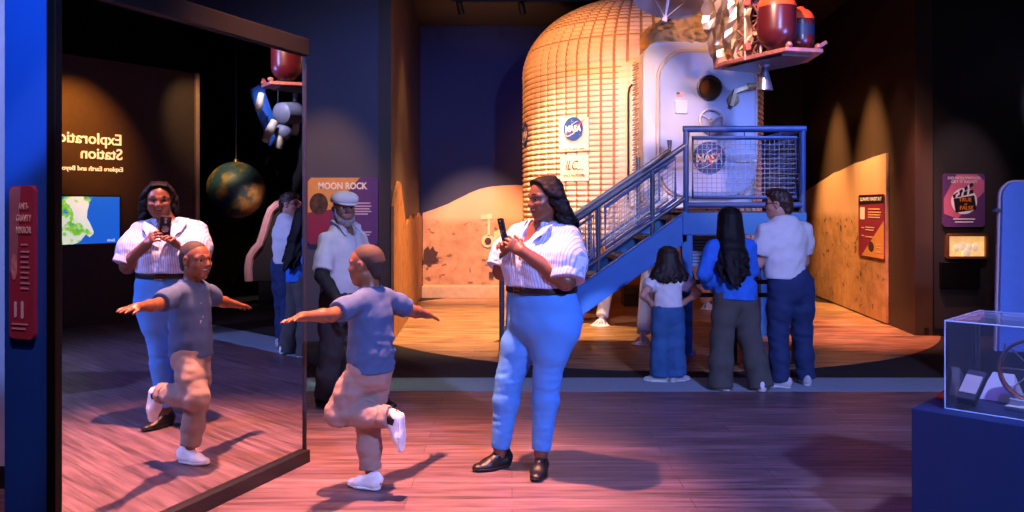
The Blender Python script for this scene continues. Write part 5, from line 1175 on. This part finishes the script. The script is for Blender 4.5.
# ---- the boy on one leg
def boy():
    root = thing('person', (-.797, 4.60, 0), 'child in a grey-blue t-shirt and khaki trousers balancing on one leg, arms stretched out', 'person')
    l, f, u = frame((-.87, .49, 0)); cx, cy = -.775, 4.61
    c = lambda z, fo=0., s=0.: V(cx+f[0]*fo+l[0]*s, cy+f[1]*fo+l[1]*s, z)
    hd = Head(c(1.228, .035), .222, (-.95, .32, .02), (-.05, 0, 1))
    T = [(c(.66), .118, .095), (c(.74), .115, .092), (c(.85), .115, .090), (c(.95), .120, .088), (c(1.03), .115, .070), (c(1.06, -.005), .085, .055)]
    sL, sR = c(1.035, -.01, .130), c(1.035, -.01, -.130)           # his left is the side towards the camera
    wL, wR = V(-1.045, 4.17, 1.00), V(-.51, 5.055, .895)
    eL, eR = (sL+wL)/2+V(.01, 0, -.030), (sR+wR)/2+V(.02, 0, -.025)
    dL, dR = nrm(V(-.40, -.90, -.04)), nrm(V(.40, .85, -.28))
    hS, kS, aS = c(.65, 0, -.065), V(-.795, 4.635, .365), V(-.775, 4.605, .085)
    hU, kU, aU = c(.655, .01, .065), V(-.945, 4.565, .425), V(-.645, 4.475, .425)
    arms = [(sL, eL, wL, dL, V(.2, 0, -1), f, (.12, .10, .14, .2), (.15, .15)), (sR, eR, wR, dR, V(-.2, 0, -1), f, (.12, .1, .16, .22), (.15, .15))]
    body = figure(root, l, f, T, c(1.08), hd, arms, [(hS, kS, aS), (hU, kU, aU)], SKIN_B, .84, (.040, .034, .034, .0225), (.066, .044, .044, .03), .008, .80, .0036, .0042, LIP_D, .046, smile=1., chin=.95, cheek=1.1, lid=.012)
    hd.details(root, LIP_D, brow=HAIR_BUZZ, smile=.9, body=body)
    crop_cap(root, hd, HAIR_BUZZ, .007).build('hair', HAIR_BUZZ, root)
    S = Field(*bounds([c(1.09), c(.62), sL, sR, eL, eR], .13), .007)
    trunk(S, [(c(.66), .138, .112), (c(.74), .136, .112), (c(.85), .130, .106), (c(.95), .133, .102), (c(1.03), .126, .082), (c(1.065, -.005), .088, .066)], l)
    sleeve(S, [sL-(eL-sL)*.1, sL+(eL-sL)*.45, sL+(eL-sL)*.78], [.050, .055, .059]); sleeve(S, [sR-(eR-sR)*.1, sR+(eR-sR)*.45, sR+(eR-sR)*.78], [.050, .055, .059])
    S.waves(.0045, 60, 31, 6, (.6, .6, 1.6), c(.66)-V(.3, .3, .06), c(.84)+V(.3, .3, .04), .06); S.waves(.0024, 55, 33, 6, (1, 1, .5))
    for i, (z, s0, s1) in enumerate(((.72, -.04, .05), (.755, -.07, .03), (.79, -.02, .06), (.69, -.07, .03), (.83, -.06, .0))): S.cap(c(z, -.104, s0), c(z+.018, -.098, s1), .012, .007, None, .02)
    S.ell(c(1.125, .01), (.058, .06, .07), np.array([l, f, u]), .008, 'sub'); S.cap(c(.645), c(.70), (.146, .124), (.139, .114), l, .005); S.cut(c(.645), -u)
    shirt = S.build('shirt', TEE_G, root)
    K = Field(c(1.02)-.13, c(1.15)+.12, .0045); K.cap(c(1.066, .012), c(1.080, .006), (.066, .068), (.062, .062), l, .004); K.cap(c(1.04, .01), c(1.13, .01), .0545, .051, None, .004, 'sub'); K.cut(c(1.088), V(0, 0, 1)); K.build('collar', TEE_G, shirt)
    PR = mat('print_pale', 'cfcfd4', .9, var=.15, scale=60); m = MB()     # pale chest print: a line of marks over a crescent of blots
    q = lambda a, z: (lambda d: c(z, d, a))(.100+(1.0-z)*.045-.9*a*a)
    for i in range(6): m.prism([(x+.0, y) for x, y in rrect(.011, .014+.003*(i % 3), .002, 3)], q(-.04+.016*i, .965), -l, V(0, 0, 1), .006)
    for a, z, r in ((-.03, .86, .014), (-.005, .89, .012), (.022, .885, .012), (.045, .86, .012), (.0, .845, .022), (.03, .835, .012)): m.prism(disc(r, 18), q(a, z), -l, V(0, 0, 1), .008)
    m.build('chest_print', PR, shirt, smooth=False)
    J = Field(*bounds([c(.70), kU, aU, kS, aS, c(.6)], .12), .0072)
    trunk(J, [(c(.735), .108, .090), (c(.68), .116, .100), (c(.62, -.01), .110, .098)], l)
    trouser_legs(J, [(hS, kS, aS), (hU, kU, aU)], [(.082, .076, .066, .062, .060), (.084, .078, .068, .062, .056)])
    J.waves(.004, 75, 41, 6, (.6, .6, 1.6)); J.waves(.0045, 90, 44, 5, (1.6, 1, .6), aU-.16, aU+.16, .08)
    tr = J.build('trousers', KHAKI, root)
    d = nrm(aU-kU); K = Field(aU-.11, aU+.11, .005); K.cap(aU-d*.045, aU-d*.015, .062, .058, None, .004); K.waves(.006, 95, 51); K.cut(aU-d*.008, d); K.cut(aU-d*.06, -d); K.build('cuff', KHAKI, tr)
    m = MB(); m.tube([aU-d*.03, aU+d*.03+V(0, 0, -.02)], [.034, .036], 16); m.build('sock', LEATHER, root)
    fd = nrm(V(-.90, .42, 0)); ft = V(aS[0], aS[1], 0)+V(.0, -.01, 0)
    shoe(root, ft-fd*.065, ft+fd*.150, (0, 0, 1), .040, .075, SHOE_W, SOLE_W, RED_TAB)
    td = nrm(V(.03, -.02, -1)); so = nrm(V(1, -.30, 0)); hp = V(-.575, 4.46, .455)
    shoe(root, hp, hp+td*.215, -so, .040, .075, SHOE_W, SOLE_W, RED_TAB)
    return root
boy()

# ---- the man in the flat cap
def capman():
    root = thing('person', (-1.25, 6.40, 0), 'person in a white flat cap and pale shirt walking past the MOON ROCK sign', 'person')
    l, f, u = frame((.80, -.60, 0)); cx, cy = -1.285, 6.42
    c = lambda z, fo=0., s=0.: V(cx+f[0]*fo+l[0]*s, cy+f[1]*fo+l[1]*s, z)
    hd = Head(P(344, 208, 6.36), .228, (.50, -.84, -.08))
    T = [(c(.86), .170, .125), (c(.97), .175, .135), (c(1.08), .178, .140), (c(1.20), .180, .130), (c(1.29), .165, .105), (c(1.36, -.01), .105, .07)]
    sL, sR = c(1.30, -.01, .165), c(1.30, -.01, -.165)
    eR, eL = P(322, 276, 6.18), P(372, 280, 6.36); wR, wL = P(342, 306, 6.02), P(366, 300, 6.1)
    legs = [(c(.84, 0, -.09), V(-1.37, 6.36, .46), V(-1.45, 6.47, .085)), (c(.84, 0, .09), V(-1.12, 6.40, .47), V(-1.04, 6.55, .095))]
    arms = [(sR, eR, wR, nrm(V(.4, -.3, -.9)), V(.6, .5, .2), V(.5, -.8, .2), (.5, .55, .6, .7), (.4, .3)), (sL, eL, wL, nrm(V(-.2, -.4, -.9)), V(-.8, .3, 0), V(.2, -.9, .2), (.5, .5, .6, .7), (.4, .3))]
    body = figure(root, l, f, T, c(1.375), hd, arms, legs, SKIN_M, .86, (.050, .043, .042, .029), (.085, .055, .055, .038), .010, 1., .005, .0055, LIP_L, .06)
    hd.details(root, LIP_L, brow=BEARD, body=body); h = hd.h
    D = Field(hd.c-.2, hd.c+.2, .005)      # beard and the hair at the sides
    for s in (-1, 1):
        D.chain([hd.p(s*.30, .02, .02), hd.p(s*.29, .06, -.20), hd.p(s*.20, .20, -.40), hd.p(0, .30, -.50)], [.05*h, .07*h, .11*h, .13*h], None, .03*h)
        D.cap(hd.p(s*.03, .41, -.185), hd.p(s*.15, .345, -.25), .028*h, .035*h, None, .01*h)
    D.cap(hd.p(-.2, -.40, -.02), hd.p(.2, -.40, -.02), .10*h, .10*h); D.waves(.0022, 220, 5); D.ell(hd.p(0, .42, -.262), (.085*h, .1*h, .022*h), hd.R, .01*h, 'sub'); D.build('beard', BEARD, root)
    K = Field(hd.c-.25, hd.c+.28, .006)    # flat cap: soft crown pulled down on a short peak
    K.ell(hd.p(0, -.06, .30), (.42*h, .50*h, .26*h), hd.R, .02); K.ell(hd.p(0, .20, .27), (.38*h, .34*h, .17*h), hd.R, .06)
    K.cut(hd.p(0, 0, .16), -hd.u-hd.f*.10, k=.02); K.waves(.002, 60, 8)
    cp = K.build('flat_cap', LINEN, root); K = Field(hd.c-.25, hd.c+.3, .005)
    K.ell(hd.p(0, .34, .16), (.34*h, .31*h, .035*h), np.array([hd.l, nrm(hd.f-hd.u*.25), nrm(hd.u+hd.f*.25)]), .01); K.build('peak', LINEN, cp)
    S = Field(*bounds([c(1.4), c(.8), sL, sR, eR, eL], .15), .0095)
    trunk(S, [(c(.90), .190, .150), (c(.99), .188, .154), (c(1.08), .186, .152), (c(1.20), .186, .142), (c(1.29), .170, .118), (c(1.37, -.01), .110, .082)], l)
    sleeve(S, [sR, sR+(eR-sR)*.5, sR+(eR-sR)*.86], [.060, .068, .074]); sleeve(S, [sL, sL+(eL-sL)*.5, sL+(eL-sL)*.88], [.060, .068, .074])
    S.waves(.005, 38, 61, 7, (1, 1, .5)); S.waves(.0025, 80, 63)
    S.ell(c(1.40, .075), (.045, .07, .08), np.array([l, f, u]), .01, 'sub'); S.ell(c(1.43), (.066, .066, .05), np.array([l, f, u]), .01, 'sub'); S.cut(c(.865), -u)
    sh = S.build('shirt', LINEN, root); C = Field(c(1.38)-.18, c(1.38)+.18, .006)
    for s in (-1, 1): C.chain([c(1.445, -.075), c(1.435, -.01, s*.082), c(1.40, .07, s*.075), c(1.335, .115, s*.085)], [(.011, .03), (.012, .034), (.012, .034), (.008, .012)], u, .012)
    C.build('collar', LINEN, sh); m = MB(); m.tube([c(1.33, .128), c(1.2, .152), c(1.05, .162), c(.92, .160)], .006, 6); m.build('placket', LINEN, sh)
    for e, w, s in ((eR, wR, sR), (eL, wL, sL)):   # black undersleeves
        K = Field(*bounds([e, w, s+(e-s)*.8], .08), .0065); d = nrm(w-e); K.chain([s+(e-s)*.8, e, e+(w-e)*.3, w-d*.03], [.056, .052, .050, .036], None, .02); K.cut(w-d*.05, d, w-.08, w+.08); K.waves(.002, 90, 3); K.build('undersleeve', BLACKC, root)
    J = Field(*bounds([c(.95), legs[0][1], legs[0][2], legs[1][1], legs[1][2]], .17), .0095)
    trunk(J, [(c(.95), .172, .138), (c(.88), .182, .145), (c(.82), .175, .14)], l)
    trouser_legs(J, legs, [(.115, .105, .088, .080, .076)]*2, stop=.0); J.waves(.005, 60, 71, 6, (.7, .7, 1.4)); J.build('trousers', CHARC, root)
    for (h_, k, a), up, z in ((legs[0], V(0, 0, 1), 0), (legs[1], V(0, 0, 1), 0)):
        fd = nrm(V(.75, -.66, 0)); g = V(a[0], a[1], z); shoe(root, g-fd*.08, g+fd*.20, up, .048, .085, LEATHER, SOLE_K)
    return root
capman()

# ---- three visitors seen from behind at the stairs
def strands(H, hd, n, seed, length, wid, r=.011, wav=.010, fall=0., front=.05):
    rg = np.random.RandomState(seed); h = hd.h
    for i in range(n):
        a = -1.15+2.3*i/(n-1)+.06*rg.randn(); x = math.sin(a*PI*.52); y = -math.cos(a*PI*.52)
        st = hd.p(x*.12, y*.14+.0, .49); m0 = hd.p(x*.30, y*.34-.06, .395); m1 = hd.p(x*.375, y*.40-.08, .20); m2 = hd.p(x*.40, y*.44-.10, -.15)
        en = hd.p(x*wid, y*.42-.12-fall, -.2)-V(0, 0, length*(1-.18*x*x)*(1-.10*rg.rand())); ph = rg.uniform(0, 6.28); pts = [st, m0, m1, m2]; rs = [.009, .010, r, r*1.1]
        for j in range(1, 9):
            t = j/8; w = wav*t; p = m2+(en-m2)*t; pts.append(p+V(math.cos(ph+11*t)*w, math.sin(ph+11*t)*w, 0)); rs.append(r*(1.15-.45*t))
        H.chain(pts, rs, None, .007)
def girl():
    root = thing('person', (.995, 7.40, 0), 'small child in a white t-shirt and wide jeans facing the stairs, hands on hips', 'person')
    l, f, u = frame((-.12, 1, 0)); cx, cy = 1.375, 7.40
    root.location = (cx, cy, 0)
    c = lambda z, fo=0., s=0.: V(cx+f[0]*fo+l[0]*s, cy+f[1]*fo+l[1]*s, z)
    hd = Head(c(1.085, .03), .205, (-.25, 1, -.02))
    T = [(c(.62), .112, .09), (c(.69), .105, .085), (c(.76), .105, .085), (c(.86), .112, .085), (c(.925), .11, .068), (c(.95, -.005), .08, .05)]
    sL, sR = c(.915, 0, .122), c(.915, 0, -.122); eL, eR = c(.775, -.09, .255), c(.79, -.07, -.25); wL, wR = c(.69, .01, .150), c(.695, .02, -.150)
    legs = [(c(.60, 0, .06), c(.33, .01, .065), c(.055, 0, .075)), (c(.60, 0, -.06), c(.33, .01, -.065), c(.055, 0, -.078))]
    arms = [(sL, eL, wL, nrm(f*.5-l*.75-u*.25), -l-u*.2+f*.0, u*.6-f, (.3, .3, .35, .4), (.2, .2)), (sR, eR, wR, nrm(f*.5+l*.75-u*.4), l, u*.6-f, (.3, .3, .35, .4), (.2, .2))]
    body = figure(root, l, f, T, c(.955), hd, arms, legs, SKIN_L, .84, (.036, .030, .029, .020), (.06, .042, .04, .03), .009, .78, .0045, .0052, LIP_L, .042)
    hd.details(root, LIP_L, body=body, brow=HAIR_B)
    S = Field(*bounds([c(.97), c(.58), sL, sR, eL, eR], .1), .0078)
    trunk(S, [(c(.66), .123, .104), (c(.70), .120, .10), (c(.77), .116, .096), (c(.86), .122, .096), (c(.925), .118, .078), (c(.955, -.005), .084, .06)], l)
    sleeve(S, [sL, sL+(eL-sL)*.4, sL+(eL-sL)*.60], [.052, .056, .056]); sleeve(S, [sR, sR+(eR-sR)*.4, sR+(eR-sR)*.60], [.052, .056, .056])
    S.waves(.0035, 62, 81, 6); S.cut(c(.665), -u); S.build('shirt', TEE_W, root)
    J = Field(*bounds([c(.72), legs[0][2], legs[1][2], c(.6, 0, .2), c(.6, 0, -.2)], .12), .0085)
    trunk(J, [(c(.69), .112, .094), (c(.63), .122, .104), (c(.58), .122, .106)], l); trouser_legs(J, legs, [(.086, .082, .080, .084, .090)]*2, stop=-.0)
    J.waves(.0035, 55, 91, 6, (1, 1, .5)); J.waves(.003, 90, 93, 5, (.6, .6, 1.5), c(.0)-V(.3, .3, .02), c(.22)+V(.3, .3, 0), .06); J.cut(c(.69), u); jn = J.build('trousers', DENIM_M, root)
    K = Field(c(.68)-.17, c(.68)+.17, .006); K.cap(c(.667), c(.689), (.119, .101), (.116, .099), l, .002); K.cut(c(.694), u); K.cut(c(.662), -u); K.build('waistband', DENIM_M, jn)
    H = Field(hd.c-V(.28, .28, .36), hd.c+V(.28, .24, .18), .006); h = hd.h
    H.ell(hd.p(0, -.08, .17), (.37*h, .45*h, .37*h), hd.R, .02); H.ell(hd.p(0, -.24, -.20), (.38*h, .24*h, .45*h), hd.R, .05)
    strands(H, hd, 40, 6, .165, .84, .018, .018, .12); strands(H, hd, 26, 16, .15, .45, .015, .016, .22); H.ell(hd.p(0, .42, -.08), (.30*h, .40*h, .44*h), hd.R, .01, 'sub'); H.build('hair', HAIR_B, root)
    for s, (a, b) in ((1, (-.35, 1)), (-1, (.30, 1))):
        g = legs[0 if s > 0 else 1][2]; fd = nrm(f*.35+l*s*.95); g = V(g[0], g[1], 0); shoe(root, g-fd*.075, g+fd*.145, (0, 0, 1), .040, .055, SHOE_G, SOLE_W)
    return root
girl()
def woman_behind():
    cx, cy = 1.89, 7.10; root = thing('person', (cx, cy, 0), 'person in a blue overshirt and dark wide trousers standing with back turned at the stairs', 'person')
    l, f, u = frame((-.15, 1, 0)); c = lambda z, fo=0., s=0.: V(cx-.04*(z > .9)+f[0]*fo+l[0]*s, cy+f[1]*fo+l[1]*s, z)
    hd = Head(c(1.43, .03), .215, (.05, 1, -.06))
    T = [(c(.80), .150, .11), (c(.90), .135, .10), (c(1.0), .130, .10), (c(1.12), .140, .10), (c(1.21), .14, .085), (c(1.25, -.005), .10, .06)]
    sL, sR = c(1.205, 0, .16), c(1.205, 0, -.16); eL, eR = c(.99, -.06, .255), c(1.0, .05, -.200); wL, wR = c(.865, .10, .19), c(1.02, .22, -.15)
    legs = [(c(.78, 0, .08), c(.44, .01, .115), c(.035, -.0, .135)), (c(.78, 0, -.08), c(.44, .0, -.125), c(.035, -.06, -.20))]
    arms = [(sL, eL, wL, nrm(f*.7-l*.5-u*.5), -l, u*.6+f*.3, (.4, .4, .5, .5), (.3, .3)), (sR, eR, wR, nrm(f*.8+l*.5+u*.1), l, u, (.5, .5, .5, .5), (.3, .3))]
    body = figure(root, l, f, T, c(1.255), hd, arms, legs, SKIN_L, .84, (.042, .035, .034, .024), (.08, .05, .048, .034), .0095, .88, .005, .0055, LIP_L, .046)
    hd.details(root, LIP_L, body=body)
    S = Field(*bounds([c(1.28), c(.72), sL, sR, eL, eR, wL, wR], .13), .0085)
    trunk(S, [(c(.75), .190, .150), (c(.85), .178, .140), (c(.97), .160, .122), (c(1.12), .160, .116), (c(1.21), .155, .098), (c(1.26, -.005), .105, .07)], l)
    for s, e, w in ((sL, eL, wL), (sR, eR, wR)): sleeve(S, [s, e, e+(w-e)*.55, e+(w-e)*.78], [.066, .062, .056, .054])
    S.waves(.006, 36, 101, 7, (1, 1, .5)); S.waves(.0035, 75, 103); S.cut(c(.765)+l*0, -u+l*.06); sh = S.build('shirt', CHAMBRAY, root)
    C = Field(c(1.26)-.15, c(1.26)+.15, .006); C.cap(c(1.255, -.01), c(1.285, -.012), (.085, .075), (.072, .066), l, .005); C.build('collar', CHAMBRAY, sh)
    for e, w in ((eL, wL), (eR, wR)):
        K = Field(*bounds([e, w], .09), .006); d = nrm(w-e); p = e+(w-e)*.74; K.cap(p-d*.02, p+d*.02, .060, .060, None, .003); K.cut(p+d*.025, d); K.cut(p-d*.025, -d); K.build('cuff', CHAMBRAY, sh)
    J = Field(*bounds([c(.9), legs[0][2], legs[1][2], c(.8, 0, .22), c(.8, 0, -.22)], .14), .0092)
    trunk(J, [(c(.88), .148, .112), (c(.80), .160, .125), (c(.74), .158, .125)], l); trouser_legs(J, legs, [(.110, .100, .094, .098, .105)]*2, stop=-.01)
    J.waves(.005, 42, 111, 6, (1, 1, .35)); J.build('trousers', OLIVE, root)
    for s, g in ((1, legs[0][2]), (-1, legs[1][2])):
        fd = nrm(f+l*s*.35); g = V(g[0], g[1], 0); shoe(root, g-fd*.10, g+fd*.14, (0, 0, 1), .042, .06, SHOE_W, SOLE_W)
    H = Field(hd.c-V(.26, .36, .70), hd.c+V(.26, .26, .18), .0065); h = hd.h
    H.ell(hd.p(0, -.08, .17), (.36*h, .45*h, .36*h), hd.R, .02); H.ell(hd.p(0, -.26, -.25), (.36*h, .24*h, .5*h), hd.R, .05); H.chain([hd.p(0, -.40, -.3), hd.p(0, -.72, -1.0), hd.p(.04, -.98, -2.2)], [(.095, .045), (.090, .035), (.050, .02)], l, .05)
    strands(H, hd, 34, 9, .50, .56, .018, .026, .50); strands(H, hd, 24, 19, .50, .30, .018, .016, .62); H.ell(hd.p(0, .42, -.08), (.29*h, .40*h, .44*h), hd.R, .01, 'sub'); H.build('hair', HAIR_K, root)
    return root
woman_behind()
def man_behind():
    cx, cy = 2.40, 7.22; root = thing('person', (cx, cy, 0), 'tall person in glasses, white t-shirt and dark jeans looking left at the stairs', 'person')
    l, f, u = frame((-.30, 1, 0)); c = lambda z, fo=0., s=0.: V(cx-.06*(z > .9)+f[0]*fo+l[0]*s, cy+f[1]*fo+l[1]*s, z)
    hd = Head(P(778, 204, 7.22), .238, (-.90, .50, .0))
    T = [(c(.88), .162, .12), (c(.98), .160, .12), (c(1.10), .170, .125), (c(1.24), .185, .125), (c(1.34), .18, .105), (c(1.395, -.01), .12, .075)]
    sL, sR = c(1.345, -.01, .195), c(1.345, -.01, -.195); eL, eR = c(1.06, .05, .222), c(1.06, .06, -.24); wL, wR = c(1.02, .27, .10), c(1.05, .29, -.10)
    legs = [(c(.86, 0, .095), c(.46, .03, .11), c(.05, -.02, .12)), (c(.86, 0, -.095), c(.46, .02, -.12), c(.05, .03, -.17))]
    arms = [(sL, eL, wL, nrm(-l*.8+f*.4), -f-u*.2, u, (.6, .6, .6, .6), (.4, .3)), (sR, eR, wR, nrm(l*.8+f*.3), -f-u*.2, u, (.6, .6, .6, .6), (.4, .3))]
    body = figure(root, l, f, T, c(1.405), hd, arms, legs, SKIN_L, .86, (.052, .042, .042, .028), (.088, .056, .056, .04), .010, 1., .005, .0052, LIP_L, .058)
    hd.details(root, LIP_L, body=body, brow=HAIR_M)
    S = Field(*bounds([c(1.42), c(.84), sL, sR, eL, eR], .13), .009)
    trunk(S, [(c(.92), .178, .142), (c(.99), .176, .140), (c(1.10), .184, .145), (c(1.24), .198, .146), (c(1.34), .19, .122), (c(1.40, -.01), .125, .085)], l)
    sleeve(S, [sL, sL+(eL-sL)*.45, sL+(eL-sL)*.72], [.070, .078, .078]); sleeve(S, [sR, sR+(eR-sR)*.45, sR+(eR-sR)*.72], [.070, .078, .078])
    S.waves(.0055, 36, 121, 7, (1, 1, .7)); S.waves(.003, 75, 123); S.ell(c(1.455), (.064, .064, .045), np.array([l, f, u]), .01, 'sub'); S.cut(c(.925), -u+l*.05); S.build('shirt', TEE_W, root)
    J = Field(*bounds([c(1.0), legs[0][2], legs[1][2], c(.9, 0, .22), c(.9, 0, -.22)], .14), .0092)
    trunk(J, [(c(.97), .160, .125), (c(.90), .176, .140), (c(.83), .176, .142)], l); trouser_legs(J, legs, [(.118, .108, .086, .080, .078)]*2, stop=.0)
    J.waves(.0045, 50, 131, 6, (.8, .8, 1.2)); jn = J.build('trousers', DENIM_D, root)
    H = crop_cap(root, hd, HAIR_M, .03); h = hd.h; H.ell(hd.p(0, .10, .40), (.30*h, .36*h, .16*h), hd.R, .04); H.waves(.004, 130, 17); H.build('hair', HAIR_M, root)
    m = MB()
    for s in (-1, 1):
        m.tube([hd.p(s*.145+.085*math.cos(a), .41-.03*abs(math.cos(a)), .01+.075*math.sin(a)) for a in np.linspace(0, 2*PI, 18)[:-1]], .003, 6, closed=True); m.tube([hd.p(s*.225, .38, .02), hd.p(s*.35, .12, .03), hd.p(s*.37, -.05, .01)], .0025, 6)
    m.tube([hd.p(-.06, .42, .02), hd.p(.06, .42, .02)], .0025, 6); m.build('glasses', SOLE_K, root)
    for s, g in ((1, legs[0][2]), (-1, legs[1][2])):
        fd = nrm(V(-.85, .50, 0)) if s > 0 else nrm(V(.25, 1, 0)); fd = nrm(f+l*.9) if s > 0 else nrm(f-l*.5); g = V(g[0], g[1], 0); shoe(root, g-fd*.09, g+fd*.18, (0, 0, 1), .046, .07, SHOE_G, SOLE_W)
    return root
man_behind()
# ------------------------------------------------------------------ light
def spot(name, loc, aim, power, col, size=60, blend=.6, soft=.08):
    l = bpy.data.lights.new(name, 'SPOT'); l.energy = power; l.color = lin(col) if isinstance(col, str) else col; l.spot_size = math.radians(size); l.spot_blend = blend; l.shadow_soft_size = soft
    o = bpy.data.objects.new(name, l); COL.objects.link(o); o.location = loc; o.rotation_euler = (Vector(aim)-Vector(loc)).to_track_quat('-Z', 'Y').to_euler(); return o
PINK = 'ffa088'; BLUE = '98acff'; VIOL = '8064ff'
spot('key_spot', (-.65, 4.65, 4.5), (-.85, 4.35, 0), 4500, PINK, 54, .9, .06)
spot('key_spot', (-.85, 4.75, 4.5), (.12, 4.95, .8), 130, 'ffc8b8', 26, .8, .06)
spot('boy_rim', (-1.25, 5.3, 4.5), (-.78, 4.62, .8), 420, 'ffa050', 18, .7, .05)
spot('blue_wash', (2.6, -1.0, 4.2), (.9, 6.0, .9), 2700, BLUE, 58, .6, .15)
spot('cabinet_blue', (-1.2, 1.0, 4.3), (-2.05, 3.5, 2.62), 900, '80a4ff', 25, .25, .05)
spot('violet_wash', (2.2, 3.6, 4.5), (1.6, 5.4, 0), 320, VIOL, 80, .9, .1)
spot('habitat_warm', (-.9, 8.2, 4.3), (1.0, 11.6, 2.8), 1050, 'ff9c44', 50, .7, .08)
spot('habitat_white', (.9, 6.6, 4.4), (1.25, 10.8, 2.0), 1100, 'ffd4cc', 38, .7, .08)
spot('cabinet_rose', (-1.3, 1.8, 4.3), (-2.03, 3.52, 1.35), 260, 'ffb0c8', 18, .5, .05)
spot('hatch_blue', (3.4, 6.5, 4.4), (2.6, 10.0, 1.7), 620, '90a4ff', 34, .7, .08)
spot('cover_warm', (2.9, 8.6, 4.5), (2.3, 10.5, 3.7), 160, 'ffb060', 40, .7, .06)
spot('hills_warm', (-.6, 11.4, 4.5), (-.6, 14.4, .45), 2900, 'ffb890', 35, .7, .06)
spot('navy_blue', (-.2, 11.0, 4.0), (-.6, 14.4, 3.2), 120, '4060ff', 60, .9, .06)
spot('mural_warm', (3.85, 11.5, 4.5), (5.0, 11.6, 1.0), 1800, 'ffb878', 44, 1., .06)
spot('mural_warm', (4.0, 13.2, 4.5), (5.15, 13.3, 1.0), 1800, 'ffb878', 44, 1., .06)
spot('return_warm', (-.4, 10.8, 4.5), (-1.5, 11.4, 1.2), 330, 'ffb868', 60, .8, .06)
spot('floor_warm', (.2, 10.4, 4.5), (-.4, 10.8, 0), 2900, 'ffc48a', 62, .8, .06)
spot('floor_pink', (4.0, 9.2, 4.5), (4.3, 10.3, 0), 1900, 'ff9a90', 42, .8, .06)
spot('legs_light', (-.2, 7.2, 4.4), (1.4, 9.9, .5), 330, 'd8d0ff', 22, .6, .06)
spot('strip_teal', (-3.6, 7.3, .45), (-.6, 7.3, -.05), 150, '70ffc0', 11, .8, .03)
spot('sign_warm', (-2.0, 7.9, 4.3), (-2.15, 9.6, 1.5), 420, 'ffb868', 32, .8, .05)
spot('slate_blue', (.2, 7.4, 4.5), (-1.7, 9.6, 2.4), 110, '5060ff', 50, .8, .05)
spot('cap_light', (-1.6, 5.6, 4.5), (-1.3, 6.4, 1.3), 150, 'ffe4c0', 30, .6, .06)
spot('sign_rose', (5.2, 8.2, 4.3), (5.35, 10.0, 1.65), 230, 'ffd0e8', 26, .8, .05)
spot('letters_warm', tuple(np.array(seen_in_mirror(82, 206, 9.6)*V(1, 1, 0)+V(0, 0, 3.7))), tuple(seen_in_mirror(80, 138, 10.9)), 700, 'ff9838', 44, 1., .05)
spot('leg_fill', (.3, 7.75, .30), (1.5, 9.6, .6), 60, 'd8d0ff', 24, .6, .05)  # unseen fill added low down to brighten the support legs, no fixture there
spot('pale_wall_light', (-3.0, 3.0, 4.2), (-2.8, 4.6, 1.8), 160, 'b8b0ff', 40, .8, .05)
spot('strip_warm', tuple(np.array(seen_in_mirror(215, 206, 11.0)*V(1, 1, 0)+V(0, 0, 3.9))), tuple(seen_in_mirror(195, 120, 12.2)), 130, 'ffc890', 40, .9, .05)
spot('globe_light', tuple(seen_in_mirror(200, 60, 11.4)), tuple(seen_in_mirror(232, 185, 13.0)), 200, 'ffe0b0', 22, .5, .05)
spot('probe_light', (5.2, 8.4, 4.3), tuple(seen_in_mirror(280, 116, 13.5)), 420, 'e0dcff', 24, .5, .05)
spot('arch_light', tuple(seen_in_mirror(250, 120, 11.5)), tuple(seen_in_mirror(262, 235, 13.0)), 300, 'ffd0d8', 30, .8, .05)
spot('craft_warm', (1.2, 5.6, 4.0), (2.1, 7.5, 3.1), 800, 'ffb8a0', 40, .5, .05)
spot('craft_blue', (3.4, 5.4, 2.6), (2.2, 7.6, 3.1), 240, '7088ff', 34, .5, .05)
spot('case_light', (2.7, 3.0, 3.4), (2.25, 3.9, .75), 330, 'c8d0ff', 22, .6, .04)
spot('ceiling_fill', (-.4, 12.2, 2.6), (-.3, 13.2, 4.65), 90, 'ffb890', 70, .9, .1)  # bare lamp added in mid-air to brighten the ceiling band
w = bpy.data.worlds.new('world'); SC.world = w; w.use_nodes = True; w.node_tree.nodes['Background'].inputs[0].default_value = (.10, .12, .25, 1); w.node_tree.nodes['Background'].inputs[1].default_value = .4
# faint spill from the rest of the museum: a broad dim lamp under the ceiling
def area(name, loc, aim, power, col, sx, sy):
    l = bpy.data.lights.new(name, 'AREA'); l.energy = power; l.color = lin(col); l.shape = 'RECTANGLE'; l.size = sx; l.size_y = sy
    o = bpy.data.objects.new(name, l); COL.objects.link(o); o.location = loc; o.rotation_euler = (Vector(aim)-Vector(loc)).to_track_quat('-Z', 'Y').to_euler(); return o
area('hall_spill', (1.0, 2.0, 4.6), (1.0, 5.0, 0), 90, '6a78e0', 5, 3)
# ------------------------------------------------------------------ camera
cam = bpy.data.cameras.new('camera'); co = bpy.data.objects.new('camera', cam); COL.objects.link(co); SC.camera = co
co.location = (0, 0, CAMZ); co.rotation_euler = (PI/2, 0, 0); cam.sensor_width = 36; cam.lens = F/1024*36; cam.shift_y = -50/1024; cam.clip_end = 60
vs = SC.view_settings; vs.view_transform = 'Standard'; vs.look = 'None'; vs.gamma = 1; vs.use_curve_mapping = False; vs.exposure = 0
